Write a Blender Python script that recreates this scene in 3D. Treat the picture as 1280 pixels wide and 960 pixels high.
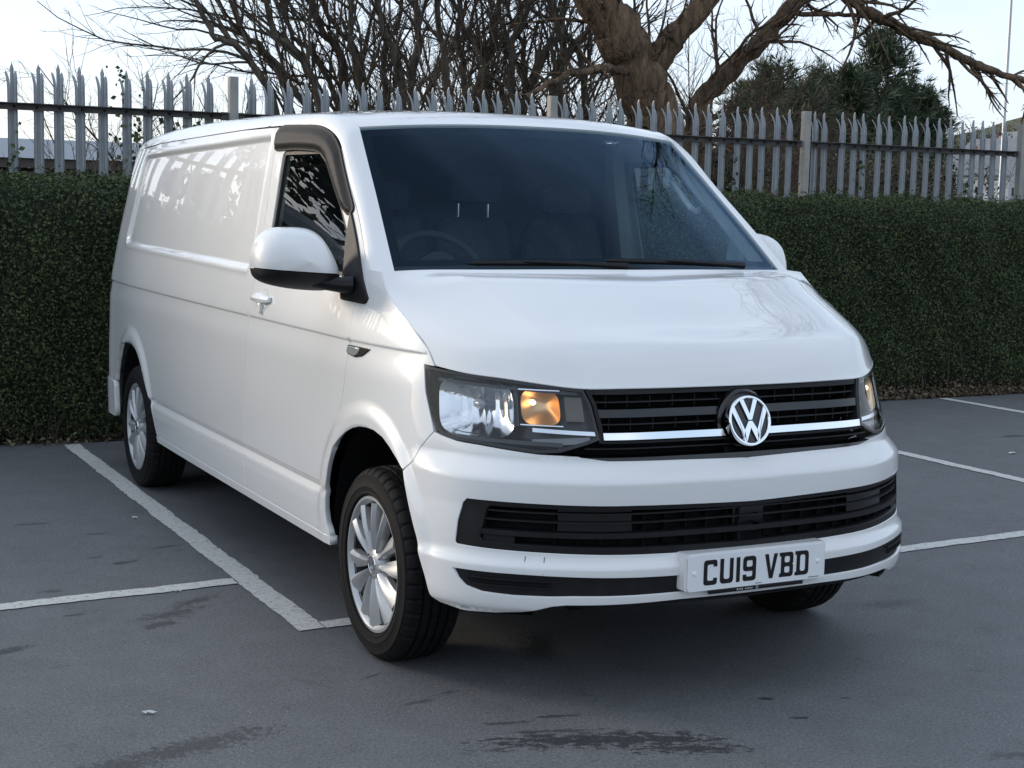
import bpy, bmesh, math, random
import numpy as np
from mathutils import Vector, Matrix
from mathutils.geometry import delaunay_2d_cdt
for o in list(bpy.data.objects): bpy.data.objects.remove(o)
scene = bpy.context.scene
COL = scene.collection
rng = np.random.default_rng(7); random.seed(7)

# ---------------------------------------------------------------- camera
def cam_basis(yaw, pitch, roll):
    f = np.array([math.sin(yaw)*math.cos(pitch), math.cos(yaw)*math.cos(pitch), -math.sin(pitch)])
    r = np.array([math.cos(yaw), -math.sin(yaw), 0.]); u = np.cross(r, f)
    c, s = math.cos(roll), math.sin(roll)
    return c*r+s*u, -s*r+c*u, f
cam_data = bpy.data.cameras.new('camera'); cam = bpy.data.objects.new('camera', cam_data); COL.objects.link(cam)
_r, _u, _f = cam_basis(.4752, .1169, .0221)
cam.matrix_world = Matrix(((_r[0], _u[0], -_f[0], -2.8128), (_r[1], _u[1], -_f[1], -4.6983), (_r[2], _u[2], -_f[2], 1.5476), (0, 0, 0, 1)))
cam_data.sensor_width = 36; cam_data.lens = 1888.1/1280*36
cam_data.clip_start = .05; cam_data.clip_end = 9000
scene.camera = cam
scene.render.resolution_x = 1024; scene.render.resolution_y = 768

# ---------------------------------------------------------------- sky and sun
SUN_AZ, SUN_EL = math.radians(-40), math.radians(15)     # azimuth from +Y towards +X
world = bpy.data.worlds.new('World'); scene.world = world; world.use_nodes = True
wn = world.node_tree; wn.nodes.clear()
def N(tree, t, **kw):
    n = tree.nodes.new(t)
    for k, v in kw.items(): setattr(n, k, v)
    return n
sky = N(wn, 'ShaderNodeTexSky', sky_type='NISHITA', sun_disc=False)
sky.sun_elevation = SUN_EL; sky.sun_rotation = SUN_AZ; sky.air_density = 1.0; sky.dust_density = 1.0; sky.ozone_density = 1.0
wtc = N(wn, 'ShaderNodeTexCoord'); wmap = N(wn, 'ShaderNodeMapping'); wmap.inputs['Scale'].default_value = (1, 1, 3.2)
wno = N(wn, 'ShaderNodeTexNoise'); wno.inputs['Scale'].default_value = 1.7; wno.inputs['Detail'].default_value = 6; wno.inputs['Roughness'].default_value = .55
wrp = N(wn, 'ShaderNodeValToRGB'); wrp.color_ramp.elements[0].position = .34; wrp.color_ramp.elements[1].position = .64
wrp.color_ramp.elements[0].color = (.32, .32, .32, 1); wrp.color_ramp.elements[1].color = (.95, .95, .95, 1)
wmx = N(wn, 'ShaderNodeMix', data_type='RGBA'); wmx.inputs[7].default_value = (5.1, 5.8, 6.9, 1)
wbg = N(wn, 'ShaderNodeBackground'); wbg.inputs['Strength'].default_value = .10
wo = N(wn, 'ShaderNodeOutputWorld')
wl = wn.links
wl.new(wtc.outputs['Generated'], wmap.inputs['Vector']); wl.new(wmap.outputs['Vector'], wno.inputs['Vector'])
wl.new(wno.outputs['Fac'], wrp.inputs['Fac']); wl.new(wrp.outputs['Color'], wmx.inputs[0]); wl.new(sky.outputs['Color'], wmx.inputs[6])
wl.new(wmx.outputs[2], wbg.inputs['Color']); wl.new(wbg.outputs['Background'], wo.inputs['Surface'])
sun_data = bpy.data.lights.new('sun', 'SUN'); sun_data.energy = 1.0; sun_data.angle = math.radians(14); sun_data.color = (1, .86, .70)
sun = bpy.data.objects.new('sun', sun_data); COL.objects.link(sun)
_sd = Vector((math.sin(SUN_AZ)*math.cos(SUN_EL), math.cos(SUN_AZ)*math.cos(SUN_EL), math.sin(SUN_EL)))
sun.rotation_euler = (-_sd).to_track_quat('-Z', 'Y').to_euler(); sun.location = (-6, 12, 9)
vs = scene.view_settings
vs.view_transform = 'Standard'; vs.look = 'None'; vs.exposure = 0.95
scene.render.engine = 'CYCLES'; scene.cycles.max_bounces = 7; scene.cycles.diffuse_bounces = 3; scene.cycles.glossy_bounces = 4; scene.cycles.transparent_max_bounces = 16; vs.gamma = 1; vs.use_curve_mapping = False
# ---------------------------------------------------------------- materials
MATS = {}
def mat(name, base=(.5, .5, .5), rough=.5, metal=0., spec=.5, coat=0., coat_r=.03, emit=None, estr=0., trans=0.):
    if name in MATS: return MATS[name]
    m = bpy.data.materials.new(name); m.use_nodes = True; b = m.node_tree.nodes['Principled BSDF']
    b.inputs['Base Color'].default_value = (*base, 1); b.inputs['Roughness'].default_value = rough
    b.inputs['Metallic'].default_value = metal; b.inputs['Specular IOR Level'].default_value = spec
    b.inputs['Coat Weight'].default_value = coat; b.inputs['Coat Roughness'].default_value = coat_r
    if trans: b.inputs['Transmission Weight'].default_value = trans
    if emit: b.inputs['Emission Color'].default_value = (*emit, 1); b.inputs['Emission Strength'].default_value = estr
    MATS[name] = m; return m
def noise_mat(name, cols, scale=10, detail=6, rough=(.6, .8), bump=0., bscale=None, stops=None, metal=0., spec=.4, bdist=.01, island=0., stretch=None, coat=0., distort=0.):
    """colour ramp over object-space noise, optional bump and per-island variation"""
    if name in MATS: return MATS[name]
    m = mat(name, cols[0], rough[0], metal, spec, coat); t = m.node_tree; b = t.nodes['Principled BSDF']; L = t.links
    tc = N(t, 'ShaderNodeTexCoord'); vec = tc.outputs['Object']
    if stretch:
        mp = N(t, 'ShaderNodeMapping'); mp.inputs['Scale'].default_value = stretch; L.new(vec, mp.inputs['Vector']); vec = mp.outputs['Vector']
    n = N(t, 'ShaderNodeTexNoise'); n.inputs['Scale'].default_value = scale; n.inputs['Detail'].default_value = detail; n.inputs['Distortion'].default_value = distort
    L.new(vec, n.inputs['Vector']); fac = n.outputs['Fac']
    if island:
        g = N(t, 'ShaderNodeNewGeometry'); mx = N(t, 'ShaderNodeMix'); mx.inputs[0].default_value = island
        L.new(fac, mx.inputs[2]); L.new(g.outputs['Random Per Island'], mx.inputs[3]); fac = mx.outputs[0]
    r = N(t, 'ShaderNodeValToRGB'); e = r.color_ramp.elements
    stops = stops or list(np.linspace(.3, .7, len(cols)))
    while len(e) < len(cols): e.new(.5)
    for i, c in enumerate(cols): e[i].position = stops[i]; e[i].color = (*c, 1)
    L.new(fac, r.inputs['Fac']); L.new(r.outputs['Color'], b.inputs['Base Color'])
    mr = N(t, 'ShaderNodeMapRange'); mr.inputs[3].default_value = rough[0]; mr.inputs[4].default_value = rough[1]
    L.new(n.outputs['Fac'], mr.inputs[0]); L.new(mr.outputs[0], b.inputs['Roughness'])
    if bump:
        n2 = N(t, 'ShaderNodeTexNoise'); n2.inputs['Scale'].default_value = bscale or scale*4; n2.inputs['Detail'].default_value = 4; L.new(vec, n2.inputs['Vector'])
        bp = N(t, 'ShaderNodeBump'); bp.inputs['Strength'].default_value = bump; bp.inputs['Distance'].default_value = bdist
        L.new(n2.outputs['Fac'], bp.inputs['Height']); L.new(bp.outputs['Normal'], b.inputs['Normal'])
    return m
def glass_mat(name, tint, ior=1.5, rough=0.0, gloss=(1, 1, 1)):
    """thin pane: fresnel-weighted mirror over a tinted see-through body"""
    if name in MATS: return MATS[name]
    m = bpy.data.materials.new(name); m.use_nodes = True; t = m.node_tree; t.nodes.clear(); L = t.links
    fr = N(t, 'ShaderNodeFresnel'); ge = N(t, 'ShaderNodeNewGeometry'); io = N(t, 'ShaderNodeMapRange')   # same index from either face of the thin pane
    io.inputs[3].default_value = ior; io.inputs[4].default_value = 1/ior; L.new(ge.outputs['Backfacing'], io.inputs[0]); L.new(io.outputs[0], fr.inputs['IOR'])
    tr = N(t, 'ShaderNodeBsdfTransparent'); tr.inputs['Color'].default_value = (*tint, 1)
    gl = N(t, 'ShaderNodeBsdfGlossy'); gl.inputs['Roughness'].default_value = rough; gl.inputs['Color'].default_value = (*gloss, 1)
    mx = N(t, 'ShaderNodeMixShader'); o = N(t, 'ShaderNodeOutputMaterial')
    L.new(fr.outputs[0], mx.inputs[0]); L.new(tr.outputs[0], mx.inputs[1]); L.new(gl.outputs[0], mx.inputs[2]); L.new(mx.outputs[0], o.inputs['Surface'])
    MATS[name] = m; return m
PAINT = noise_mat('white_paint', [(.78, .78, .765), (.82, .82, .81)], scale=1.2, detail=3, rough=(.34, .40), spec=.5, coat=1.0)
PAINT.node_tree.nodes['Principled BSDF'].inputs['Coat Roughness'].default_value = .008
BLACKP = noise_mat('black_plastic', [(.007, .007, .008), (.012, .012, .013)], scale=30, rough=(.45, .58), bump=.08, bscale=400, bdist=.001, spec=.28)
BLACKG = mat('black_gloss', (.004, .004, .005), .22, coat=.25)
BLACKM = mat('black_matt', (.008, .008, .009), .8, spec=.2)
VISOR = noise_mat('smoked_acrylic', [(.012, .012, .013), (.018, .018, .019)], scale=8, rough=(.5, .6), spec=.15)
CHROME = mat('chrome', (.86, .87, .88), .06, metal=1)
SILVER = noise_mat('silver_trim', [(.42, .43, .44), (.50, .51, .52)], scale=6, rough=(.36, .44), metal=.5, coat=.35)
RUBBER = noise_mat('tyre_rubber', [(.005, .005, .005), (.010, .010, .010)], scale=14, rough=(.66, .82), bump=.15, bscale=180, bdist=.001, spec=.22)
GLASS_WS = glass_mat('windscreen_glass', (.72, .83, .86), 1.36, gloss=(.42, .66, .95))
GLASS_SD = glass_mat('side_glass', (.70, .80, .77), 1.52)
GLASS_HL = glass_mat('lamp_lens', (.93, .94, .95), 1.45)
FRIT = mat('black_frit', (.004, .005, .006), .9, spec=.05)
DASH = noise_mat('dashboard_grey', [(.016, .018, .020), (.026, .028, .030)], scale=40, rough=(.6, .75))
SEATM = noise_mat('seat_cloth', [(.012, .013, .015), (.03, .031, .035)], scale=60, rough=(.85, .95))
TRIML = mat('pale_cabin_trim', (.62, .64, .63), .6)

# ---------------------------------------------------------------- mesh helpers
def link(o, parent=None, label=None, cat=None, group=None, kind=None):
    COL.objects.link(o)
    if parent is not None: o.parent = parent
    if label: o['label'] = label
    if cat: o['category'] = cat
    if group: o['group'] = group
    if kind: o['kind'] = kind
    return o
def mk(name, verts, faces, m, parent=None, smooth=True, normals=None, sharp=None, **kw):
    me = bpy.data.meshes.new(name); me.from_pydata([tuple(map(float, v)) for v in verts], [], [tuple(map(int, f)) for f in faces])
    mk_finish(me, m, smooth, normals, sharp)
    return link(bpy.data.objects.new(name, me), parent, **kw)
def mk_finish(me, m, smooth=True, normals=None, sharp=None):
    me.materials.append(m); me.validate(); me.update()
    me.polygons.foreach_set('use_smooth', [bool(smooth)]*len(me.polygons))
    if smooth and sharp is not None: me.set_sharp_from_angle(angle=math.radians(sharp))
    if normals is not None: me.normals_split_custom_set_from_vertices([tuple(map(float, n)) for n in normals])
def mk_fast(name, V, F, m, parent=None, smooth=False, **kw):
    """numpy arrays of equal-size faces"""
    V = np.asarray(V, np.float32); F = np.asarray(F, np.int32); k = F.shape[1]
    me = bpy.data.meshes.new(name); me.vertices.add(len(V)); me.vertices.foreach_set('co', V.ravel())
    me.loops.add(F.size); me.loops.foreach_set('vertex_index', F.ravel())
    me.polygons.add(len(F)); me.polygons.foreach_set('loop_start', np.arange(0, F.size, k, dtype=np.int32))
    me.polygons.foreach_set('use_smooth', np.full(len(F), smooth)); me.materials.append(m); me.update(calc_edges=True)
    return link(bpy.data.objects.new(name, me), parent, **kw)
def empty(name, loc=(0, 0, 0), rz=0., **kw):
    o = bpy.data.objects.new(name, None); o.location = loc; o.rotation_euler = (0, 0, rz); o.empty_display_size = .2
    return link(o, **kw)
def dup(root, parent=None, label=None, **kw):
    c = root.copy(); COL.objects.link(c); c.parent = parent
    if label: c['label'] = label
    for ch in root.children: dup(ch, c)
    return c
class MB:
    def __init__(s): s.v = []; s.f = []
    def add(s, v, f):
        n = len(s.v); s.v += [tuple(map(float, p)) for p in v]; s.f += [tuple(int(i)+n for i in q) for q in f]; return s
    def box(s, c, d, R=None, bev=0.):
        """box centre c, full size d; chamfered edges when bev"""
        hx, hy, hz = [q/2 for q in d]
        if bev <= 0:
            v = [(sx*hx, sy*hy, sz*hz) for sx in (-1, 1) for sy in (-1, 1) for sz in (-1, 1)]
            f = [(0, 1, 3, 2), (4, 6, 7, 5), (0, 4, 5, 1), (2, 3, 7, 6), (0, 2, 6, 4), (1, 5, 7, 3)]
        else:
            bm = bmesh.new(); bmesh.ops.create_cube(bm, size=1)
            for q in bm.verts: q.co = Vector((q.co.x*d[0], q.co.y*d[1], q.co.z*d[2]))
            bmesh.ops.bevel(bm, geom=list(bm.edges), offset=bev, segments=2, affect='EDGES', profile=.6)
            bm.verts.index_update(); v = [tuple(q.co) for q in bm.verts]; f = [[q.index for q in p.verts] for p in bm.faces]; bm.free()
        v = np.array(v)
        if R is not None: v = v@np.asarray(R).T
        return s.add(v+np.asarray(c), f)
    def tube(s, pts, rad, n=8, cap=True, closed=False):
        pts = np.asarray(pts, float); m = len(pts); rad = np.full(m, rad) if np.isscalar(rad) else np.asarray(rad)
        t = np.gradient(pts, axis=0)
        if closed: t = np.roll(pts, -1, 0)-np.roll(pts, 1, 0)
        t /= np.linalg.norm(t, axis=1)[:, None]+1e-9
        up = np.array([0, 0, 1.]) if abs(t[0][2]) < .9 else np.array([1., 0, 0]); a = np.cross(t[0], up); a /= np.linalg.norm(a)
        V = []; F = []
        for i in range(m):
            a = a-t[i]*(a@t[i]); a /= np.linalg.norm(a)+1e-9; b = np.cross(t[i], a)
            for k in range(n):
                th = 2*math.pi*k/n; V.append(pts[i]+rad[i]*(math.cos(th)*a+math.sin(th)*b))
        R = m if closed else m-1
        for i in range(R):
            j = (i+1) % m
            for k in range(n): F.append((i*n+k, i*n+(k+1) % n, j*n+(k+1) % n, j*n+k))
        if cap and not closed: F.append(tuple(range(n))[::-1]); F.append(tuple((m-1)*n+k for k in range(n)))
        return s.add(V, F)
    def lathe(s, prof, n=48, c=(0, 0, 0), axis='x', a0=0., a1=2*math.pi):
        """prof: (r, h) list; revolve about axis"""
        V = []; F = []; full = abs(a1-a0-2*math.pi) < 1e-6; cnt = n if full else n+1
        for i in range(cnt):
            th = a0+(a1-a0)*i/n; cs, sn = math.cos(th), math.sin(th)
            for r, h in prof:
                V.append({'x': (h, r*cs, r*sn), 'y': (r*cs, h, r*sn), 'z': (r*cs, r*sn, h)}[axis])
        m = len(prof)
        for i in range(n):
            j = (i+1) % cnt
            for k in range(m-1): F.append((i*m+k, j*m+k, j*m+k+1, i*m+k+1))
        return s.add(np.array(V)+np.asarray(c), F)
    def grid(s, P):
        """P (a,b,3)"""
        a, b, _ = P.shape; F = [(i*b+j, (i+1)*b+j, (i+1)*b+j+1, i*b+j+1) for i in range(a-1) for j in range(b-1)]
        return s.add(P.reshape(-1, 3), F)
    def prism(s, poly, fn, d0, d1):
        """polygon (u,v) extruded from depth d0 to d1 through fn(u,v,d)"""
        n = len(poly); v = [fn(u, w, d0) for u, w in poly]+[fn(u, w, d1) for u, w in poly]
        f = [tuple(range(n)), tuple(range(2*n-1, n-1, -1))]+[(i, n+i, n+(i+1) % n, (i+1) % n) for i in range(n)]
        return s.add(v, f)
    def build(s, name, m, parent=None, smooth=True, sharp=35, mirror=False, **kw):
        if mirror:
            v = [(-p[0], p[1], p[2]) for p in s.v]; f = [q[::-1] for q in s.f]
        else: v, f = s.v, s.f
        me = bpy.data.meshes.new(name); me.from_pydata(v, [], f)
        bm = bmesh.new(); bm.from_mesh(me); bmesh.ops.recalc_face_normals(bm, faces=bm.faces); bm.to_mesh(me); bm.free()
        mk_finish(me, m, smooth, None, sharp)
        return link(bpy.data.objects.new(name, me), parent, **kw)
def resample(loop, step):
    loop = np.asarray(loop, float); out = []
    for i in range(len(loop)):
        a = loop[i]; b = loop[(i+1) % len(loop)]; k = max(1, int(np.linalg.norm(b-a)/step+.5))
        for j in range(k): out.append(a+(b-a)*j/k)
    return np.array(out)
def inset(poly, d):
    """offset a polygon inwards by d (mitred)"""
    p = np.asarray(poly, float); n = len(p); out = []
    area = np.sum(p[:, 0]*np.roll(p[:, 1], -1)-np.roll(p[:, 0], -1)*p[:, 1]); sg = 1 if area > 0 else -1
    for i in range(n):
        e1 = p[i]-p[i-1]; e2 = p[(i+1) % n]-p[i]; e1 /= np.linalg.norm(e1)+1e-12; e2 /= np.linalg.norm(e2)+1e-12
        n1 = np.array([-e1[1], e1[0]])*sg; n2 = np.array([-e2[1], e2[0]])*sg
        m = n1+n2; m /= np.linalg.norm(m)+1e-9; out.append(p[i]+m*d/max(.35, m@n1))
    return np.array(out)
def cdt(poly, holes, gx, gy, step, clear=.35, extra=None):
    """triangulate polygon with holes, seeding an interior grid. returns pts, tris, loops (index lists)"""
    loops = [resample(poly, step)]+[resample(h, step) for h in holes]
    pts = np.concatenate(loops); idx = []; k = 0
    for l in loops: idx.append(list(range(k, k+len(l)))); k += len(l)
    X, Y = np.meshgrid(gx, gy, indexing='ij'); X = X.ravel(); Y = Y.ravel()
    if extra is not None: X = np.concatenate([X, np.asarray(extra)[:, 0]]); Y = np.concatenate([Y, np.asarray(extra)[:, 1]])
    d = sd_poly(X, Y, poly); ok = d < -step*clear
    for h in holes: ok &= sd_poly(X, Y, h) > step*clear
    allp = np.concatenate([pts, np.stack([X[ok], Y[ok]], 1)])
    edges = [(l[i], l[(i+1) % len(l)]) for l in idx for i in range(len(l))]
    res = delaunay_2d_cdt([Vector((float(a), float(b))) for a, b in allp], edges, [], 0, 1e-7)
    v2 = np.array([(v.x, v.y) for v in res[0]]); tris = np.array([tuple(f) for f in res[2]], int); orig = res[3]
    inv_ = {}
    for i, os_ in enumerate(orig):
        for o in os_: inv_[o] = i
    c = v2[tris].mean(1); keep = sd_poly(c[:, 0], c[:, 1], poly) < 0
    for h in holes: keep &= sd_poly(c[:, 0], c[:, 1], h) > 0
    return v2, tris[keep], [[inv_[q] for q in l] for l in idx]
TWINS = {}
def panel(name, fn, poly, m, parent, holes=(), gx=(), gy=(), step=.02, flange=.02, out_hint=None, off=0., seam=None, lip=.0012, both=False, twin=None, extra=None, **kw):
    """trimmed sheet on surface fn(u,v): dense mesh, analytic normals, rounded and returned edges"""
    if twin is not None and twin > 0 and name in TWINS:     # other flank: mirror what was made for the first
        V, NN, F = TWINS[name]; return mk(name, V*[-1, 1, 1], [f[::-1] for f in F], m, parent, True, NN*[-1, 1, 1], **kw)
    v2, tris, loops = cdt(poly, list(holes), np.asarray(gx), np.asarray(gy), step, extra=extra)
    u, v = v2[:, 0].copy(), v2[:, 1].copy()
    P = fn(u, v); n = surf_normal(fn, u, v)
    if out_hint is not None:
        flip = np.sum(n*out_hint(P), 1) < 0; n[flip] *= -1
    P = P+n*off
    V = list(P); NN = list(n); F = []
    t0 = tris[0]; fl = np.sum(np.cross(P[tris[:, 1]]-P[tris[:, 0]], P[tris[:, 2]]-P[tris[:, 0]])*n[tris[:, 0]], 1) < 0
    for t, q in zip(tris, fl): F.append(tuple(t[::-1]) if q else tuple(t))
    if flange:
        for l in loops:
            k = len(l); pl = P[l]; nl = n[l]; tg = np.roll(pl, -1, 0)-np.roll(pl, 1, 0); tg /= np.linalg.norm(tg, axis=1)[:, None]+1e-9
            o = np.cross(tg, nl)
            # outward = away from the sheet: test against area orientation
            c2 = v2[l]; area = np.sum(c2[:, 0]*np.roll(c2[:, 1], -1)-np.roll(c2[:, 0], -1)*c2[:, 1])
            e = 1e-4; pu = (fn(u[l]+e, v[l])-fn(u[l]-e, v[l])); pv = (fn(u[l], v[l]+e)-fn(u[l], v[l]-e))
            tn2 = np.roll(c2, -1, 0)-np.roll(c2, 1, 0); on2 = np.stack([tn2[:, 1], -tn2[:, 0]], 1)*(1 if area > 0 else -1)
            if l is not loops[0]: on2 = -on2
            o3 = pu*on2[:, :1]+pv*on2[:, 1:]
            o = np.where((np.sum(o*o3, 1) < 0)[:, None], -o, o)
            b1 = len(V); V += list(pl+o*lip-nl*lip*1.3); NN += list((o*.85+nl*.5)/np.linalg.norm(o*.85+nl*.5, axis=1)[:, None])
            b2 = len(V); V += list(pl+o*lip-nl*flange); NN += list(o)
            for i in range(k):
                j = (i+1) % k
                if seam is not None and seam(u[l[i]], v[l[i]]) and seam(u[l[j]], v[l[j]]): continue
                for A, B, C, D in ((l[i], l[j], b1+j, b1+i), (b1+i, b1+j, b2+j, b2+i)):
                    pa, pb, pc = np.array(V[A]), np.array(V[B]), np.array(V[C])
                    if np.cross(pb-pa, pc-pa)@o[i] < 0: F.append((D, C, B, A))
                    else: F.append((A, B, C, D))
    V = np.array(V); NN = np.array(NN)
    if twin is not None: TWINS[name] = (V, NN, F)
    if both:        # mirror across the centre plane into the same mesh
        k = len(V); V = np.concatenate([V, V*[-1, 1, 1]]); NN = np.concatenate([NN, NN*[-1, 1, 1]])
        F = F+[tuple(i+k for i in f[::-1]) for f in F]
    return mk(name, V, F, m, parent, True, NN, **kw)
def fan_out(P): # outward = away from the van's middle axis
    c = np.array([0, 1.7, .9]); d = P-c; d[:, 1] *= .35; return d
# ---------------------------------------------------------------- ground
def asphalt_mat():
    m = mat('asphalt', (.07, .073, .08), .8); t = m.node_tree; b = t.nodes['Principled BSDF']; L = t.links
    tc = N(t, 'ShaderNodeTexCoord'); P = tc.outputs['Object']
    def noise(scale, detail=4, rough=.6, vec=None, dist=0.):
        n = N(t, 'ShaderNodeTexNoise'); n.inputs['Scale'].default_value = scale; n.inputs['Detail'].default_value = detail; n.inputs['Roughness'].default_value = rough; n.inputs['Distortion'].default_value = dist
        L.new(vec or P, n.inputs['Vector']); return n.outputs['Fac']
    def math_(op, a, b_=None, c=None):
        n = N(t, 'ShaderNodeMath', operation=op)
        for i, q in enumerate((a, b_, c)):
            if q is None: continue
            if isinstance(q, (int, float)): n.inputs[i].default_value = q
            else: L.new(q, n.inputs[i])
        return n.outputs[0]
    def ramp(f, stops):
        r = N(t, 'ShaderNodeValToRGB'); e = r.color_ramp.elements
        while len(e) < len(stops): e.new(.5)
        for i, (p, c) in enumerate(stops): e[i].position = p; e[i].color = (*((c,)*3 if np.isscalar(c) else c), 1)
        L.new(f, r.inputs['Fac']); return r.outputs['Color']
    def mix(f, a, b_, mode='MIX'):
        n = N(t, 'ShaderNodeMix', data_type='RGBA', blend_type=mode)
        for i, q in ((0, f), (6, a), (7, b_)):
            if isinstance(q, tuple): n.inputs[i].default_value = (*q, 1)
            elif isinstance(q, (int, float)): n.inputs[i].default_value = q
            else: L.new(q, n.inputs[i])
        return n.outputs[2]
    big = ramp(noise(.35, 5), [(.3, (.148, .151, .155)), (.7, (.170, .173, .177))])
    mid = ramp(noise(4.5, 6, .7), [(.34, .90), (.66, 1.08)])
    col = mix(1., big, mid, 'MULTIPLY')
    grit = ramp(noise(230, 3, .7), [(.30, .40), (.50, 1.0), (.68, 1.4), (.78, 2.6)])
    col = mix(.85, col, ramp(noise(85, 6, .85), [(.37, .25), (.45, .88), (.57, 1.08), (.66, 2.0)]), 'MULTIPLY')
    col = mix(1., col, grit, 'MULTIPLY')
    vo = N(t, 'ShaderNodeTexVoronoi'); vo.inputs['Scale'].default_value = 120; L.new(P, vo.inputs['Vector'])
    peb = ramp(vo.outputs['Distance'], [(.0, 1.18), (.5, .86)]); col = mix(.8, col, peb, 'MULTIPLY')
    # faint meandering cracks and scuffs
    sc = ramp(noise(9, 8, .75, dist=1.5), [(.36, .62), (.42, 1.0)]); col = mix(.55, col, sc, 'MULTIPLY')
    # damp patches and tyre scuffs: (x, y, angle deg, half length, half width, strength, streak)
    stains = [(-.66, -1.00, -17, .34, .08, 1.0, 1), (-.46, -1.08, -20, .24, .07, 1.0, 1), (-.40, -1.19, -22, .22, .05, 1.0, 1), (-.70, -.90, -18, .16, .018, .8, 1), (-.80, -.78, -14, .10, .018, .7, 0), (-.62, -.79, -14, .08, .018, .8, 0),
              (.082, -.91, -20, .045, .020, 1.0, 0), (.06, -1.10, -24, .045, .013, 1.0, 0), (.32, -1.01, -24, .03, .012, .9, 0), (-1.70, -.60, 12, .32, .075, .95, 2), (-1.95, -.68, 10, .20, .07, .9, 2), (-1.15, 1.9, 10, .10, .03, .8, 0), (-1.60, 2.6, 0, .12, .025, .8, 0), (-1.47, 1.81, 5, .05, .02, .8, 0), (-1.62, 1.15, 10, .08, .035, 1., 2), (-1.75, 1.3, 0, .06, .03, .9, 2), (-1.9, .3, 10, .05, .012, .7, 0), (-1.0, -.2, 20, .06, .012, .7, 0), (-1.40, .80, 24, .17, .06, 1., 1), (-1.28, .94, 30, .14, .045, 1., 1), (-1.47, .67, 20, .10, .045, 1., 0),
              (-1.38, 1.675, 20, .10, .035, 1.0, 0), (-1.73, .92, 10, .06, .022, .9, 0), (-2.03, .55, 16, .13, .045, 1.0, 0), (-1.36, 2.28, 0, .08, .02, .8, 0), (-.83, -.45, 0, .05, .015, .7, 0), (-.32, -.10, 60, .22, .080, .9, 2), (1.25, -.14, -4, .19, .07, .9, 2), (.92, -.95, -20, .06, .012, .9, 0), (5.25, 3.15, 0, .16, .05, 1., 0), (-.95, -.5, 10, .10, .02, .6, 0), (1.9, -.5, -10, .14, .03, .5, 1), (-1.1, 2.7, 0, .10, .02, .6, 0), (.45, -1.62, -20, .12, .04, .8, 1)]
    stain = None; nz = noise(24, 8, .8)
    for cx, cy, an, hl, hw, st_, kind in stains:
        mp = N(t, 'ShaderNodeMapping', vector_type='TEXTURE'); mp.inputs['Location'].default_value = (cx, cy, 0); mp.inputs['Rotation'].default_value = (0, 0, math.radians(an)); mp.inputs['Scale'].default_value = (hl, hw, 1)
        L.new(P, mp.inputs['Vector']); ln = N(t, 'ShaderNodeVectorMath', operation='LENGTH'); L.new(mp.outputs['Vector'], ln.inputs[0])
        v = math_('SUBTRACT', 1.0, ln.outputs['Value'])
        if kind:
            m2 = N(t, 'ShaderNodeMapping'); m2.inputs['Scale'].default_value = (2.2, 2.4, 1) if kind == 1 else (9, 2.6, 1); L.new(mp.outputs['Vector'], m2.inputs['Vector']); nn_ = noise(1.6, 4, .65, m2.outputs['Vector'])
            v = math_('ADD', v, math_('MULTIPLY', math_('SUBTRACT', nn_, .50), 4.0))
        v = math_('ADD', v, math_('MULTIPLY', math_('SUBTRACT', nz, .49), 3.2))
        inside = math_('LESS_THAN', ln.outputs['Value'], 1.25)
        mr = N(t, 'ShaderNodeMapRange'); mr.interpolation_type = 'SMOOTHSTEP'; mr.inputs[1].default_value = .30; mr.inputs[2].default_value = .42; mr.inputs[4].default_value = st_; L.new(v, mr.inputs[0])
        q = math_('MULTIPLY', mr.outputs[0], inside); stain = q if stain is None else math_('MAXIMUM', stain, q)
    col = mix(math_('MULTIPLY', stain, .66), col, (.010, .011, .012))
    L.new(col, b.inputs['Base Color'])
    rg = N(t, 'ShaderNodeMapRange'); rg.inputs[3].default_value = .66; rg.inputs[4].default_value = .46; L.new(stain, rg.inputs[0]); L.new(rg.outputs[0], b.inputs['Roughness'])
    b.inputs['Specular IOR Level'].default_value = .35
    bp = N(t, 'ShaderNodeBump'); bp.inputs['Strength'].default_value = .55; bp.inputs['Distance'].default_value = .004
    h = math_('ADD', math_('MULTIPLY', noise(260, 3, .7), .8), math_('MULTIPLY', noise(14, 5, .7), .6)); L.new(h, bp.inputs['Height']); L.new(bp.outputs['Normal'], b.inputs['Normal'])
    return m
ASPH = asphalt_mat()
mk('car_park_ground', [(-4000, -4000, 0), (4000, -4000, 0), (4000, 4000, 0), (-4000, 4000, 0)], [(0, 1, 2, 3)], ASPH, smooth=False, kind='structure')
SOIL = noise_mat('soil', [(.020, .016, .011), (.045, .036, .024), (.06, .055, .03)], scale=6, rough=(.85, .95), bump=.5, bscale=40)
GRASS = noise_mat('rough_grass', [(.035, .042, .018), (.07, .075, .035), (.10, .085, .05)], scale=3, rough=(.85, .95), bump=.4, bscale=30)
def yh(x): return 4.97+.018*np.asarray(x)          # hedge foot line
xs = np.linspace(-40, 60, 200); jit = .05*np.sin(xs*9.1)+.04*np.sin(xs*23.7+1)
mk('verge', [(x, float(yh(x))+.02+j, .005) for x, j in zip(xs, jit)]+[(x, 60, .005) for x in xs], [(i, i+1, 201+i, 200+i) for i in range(199)], SOIL, smooth=False, kind='structure')
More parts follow.
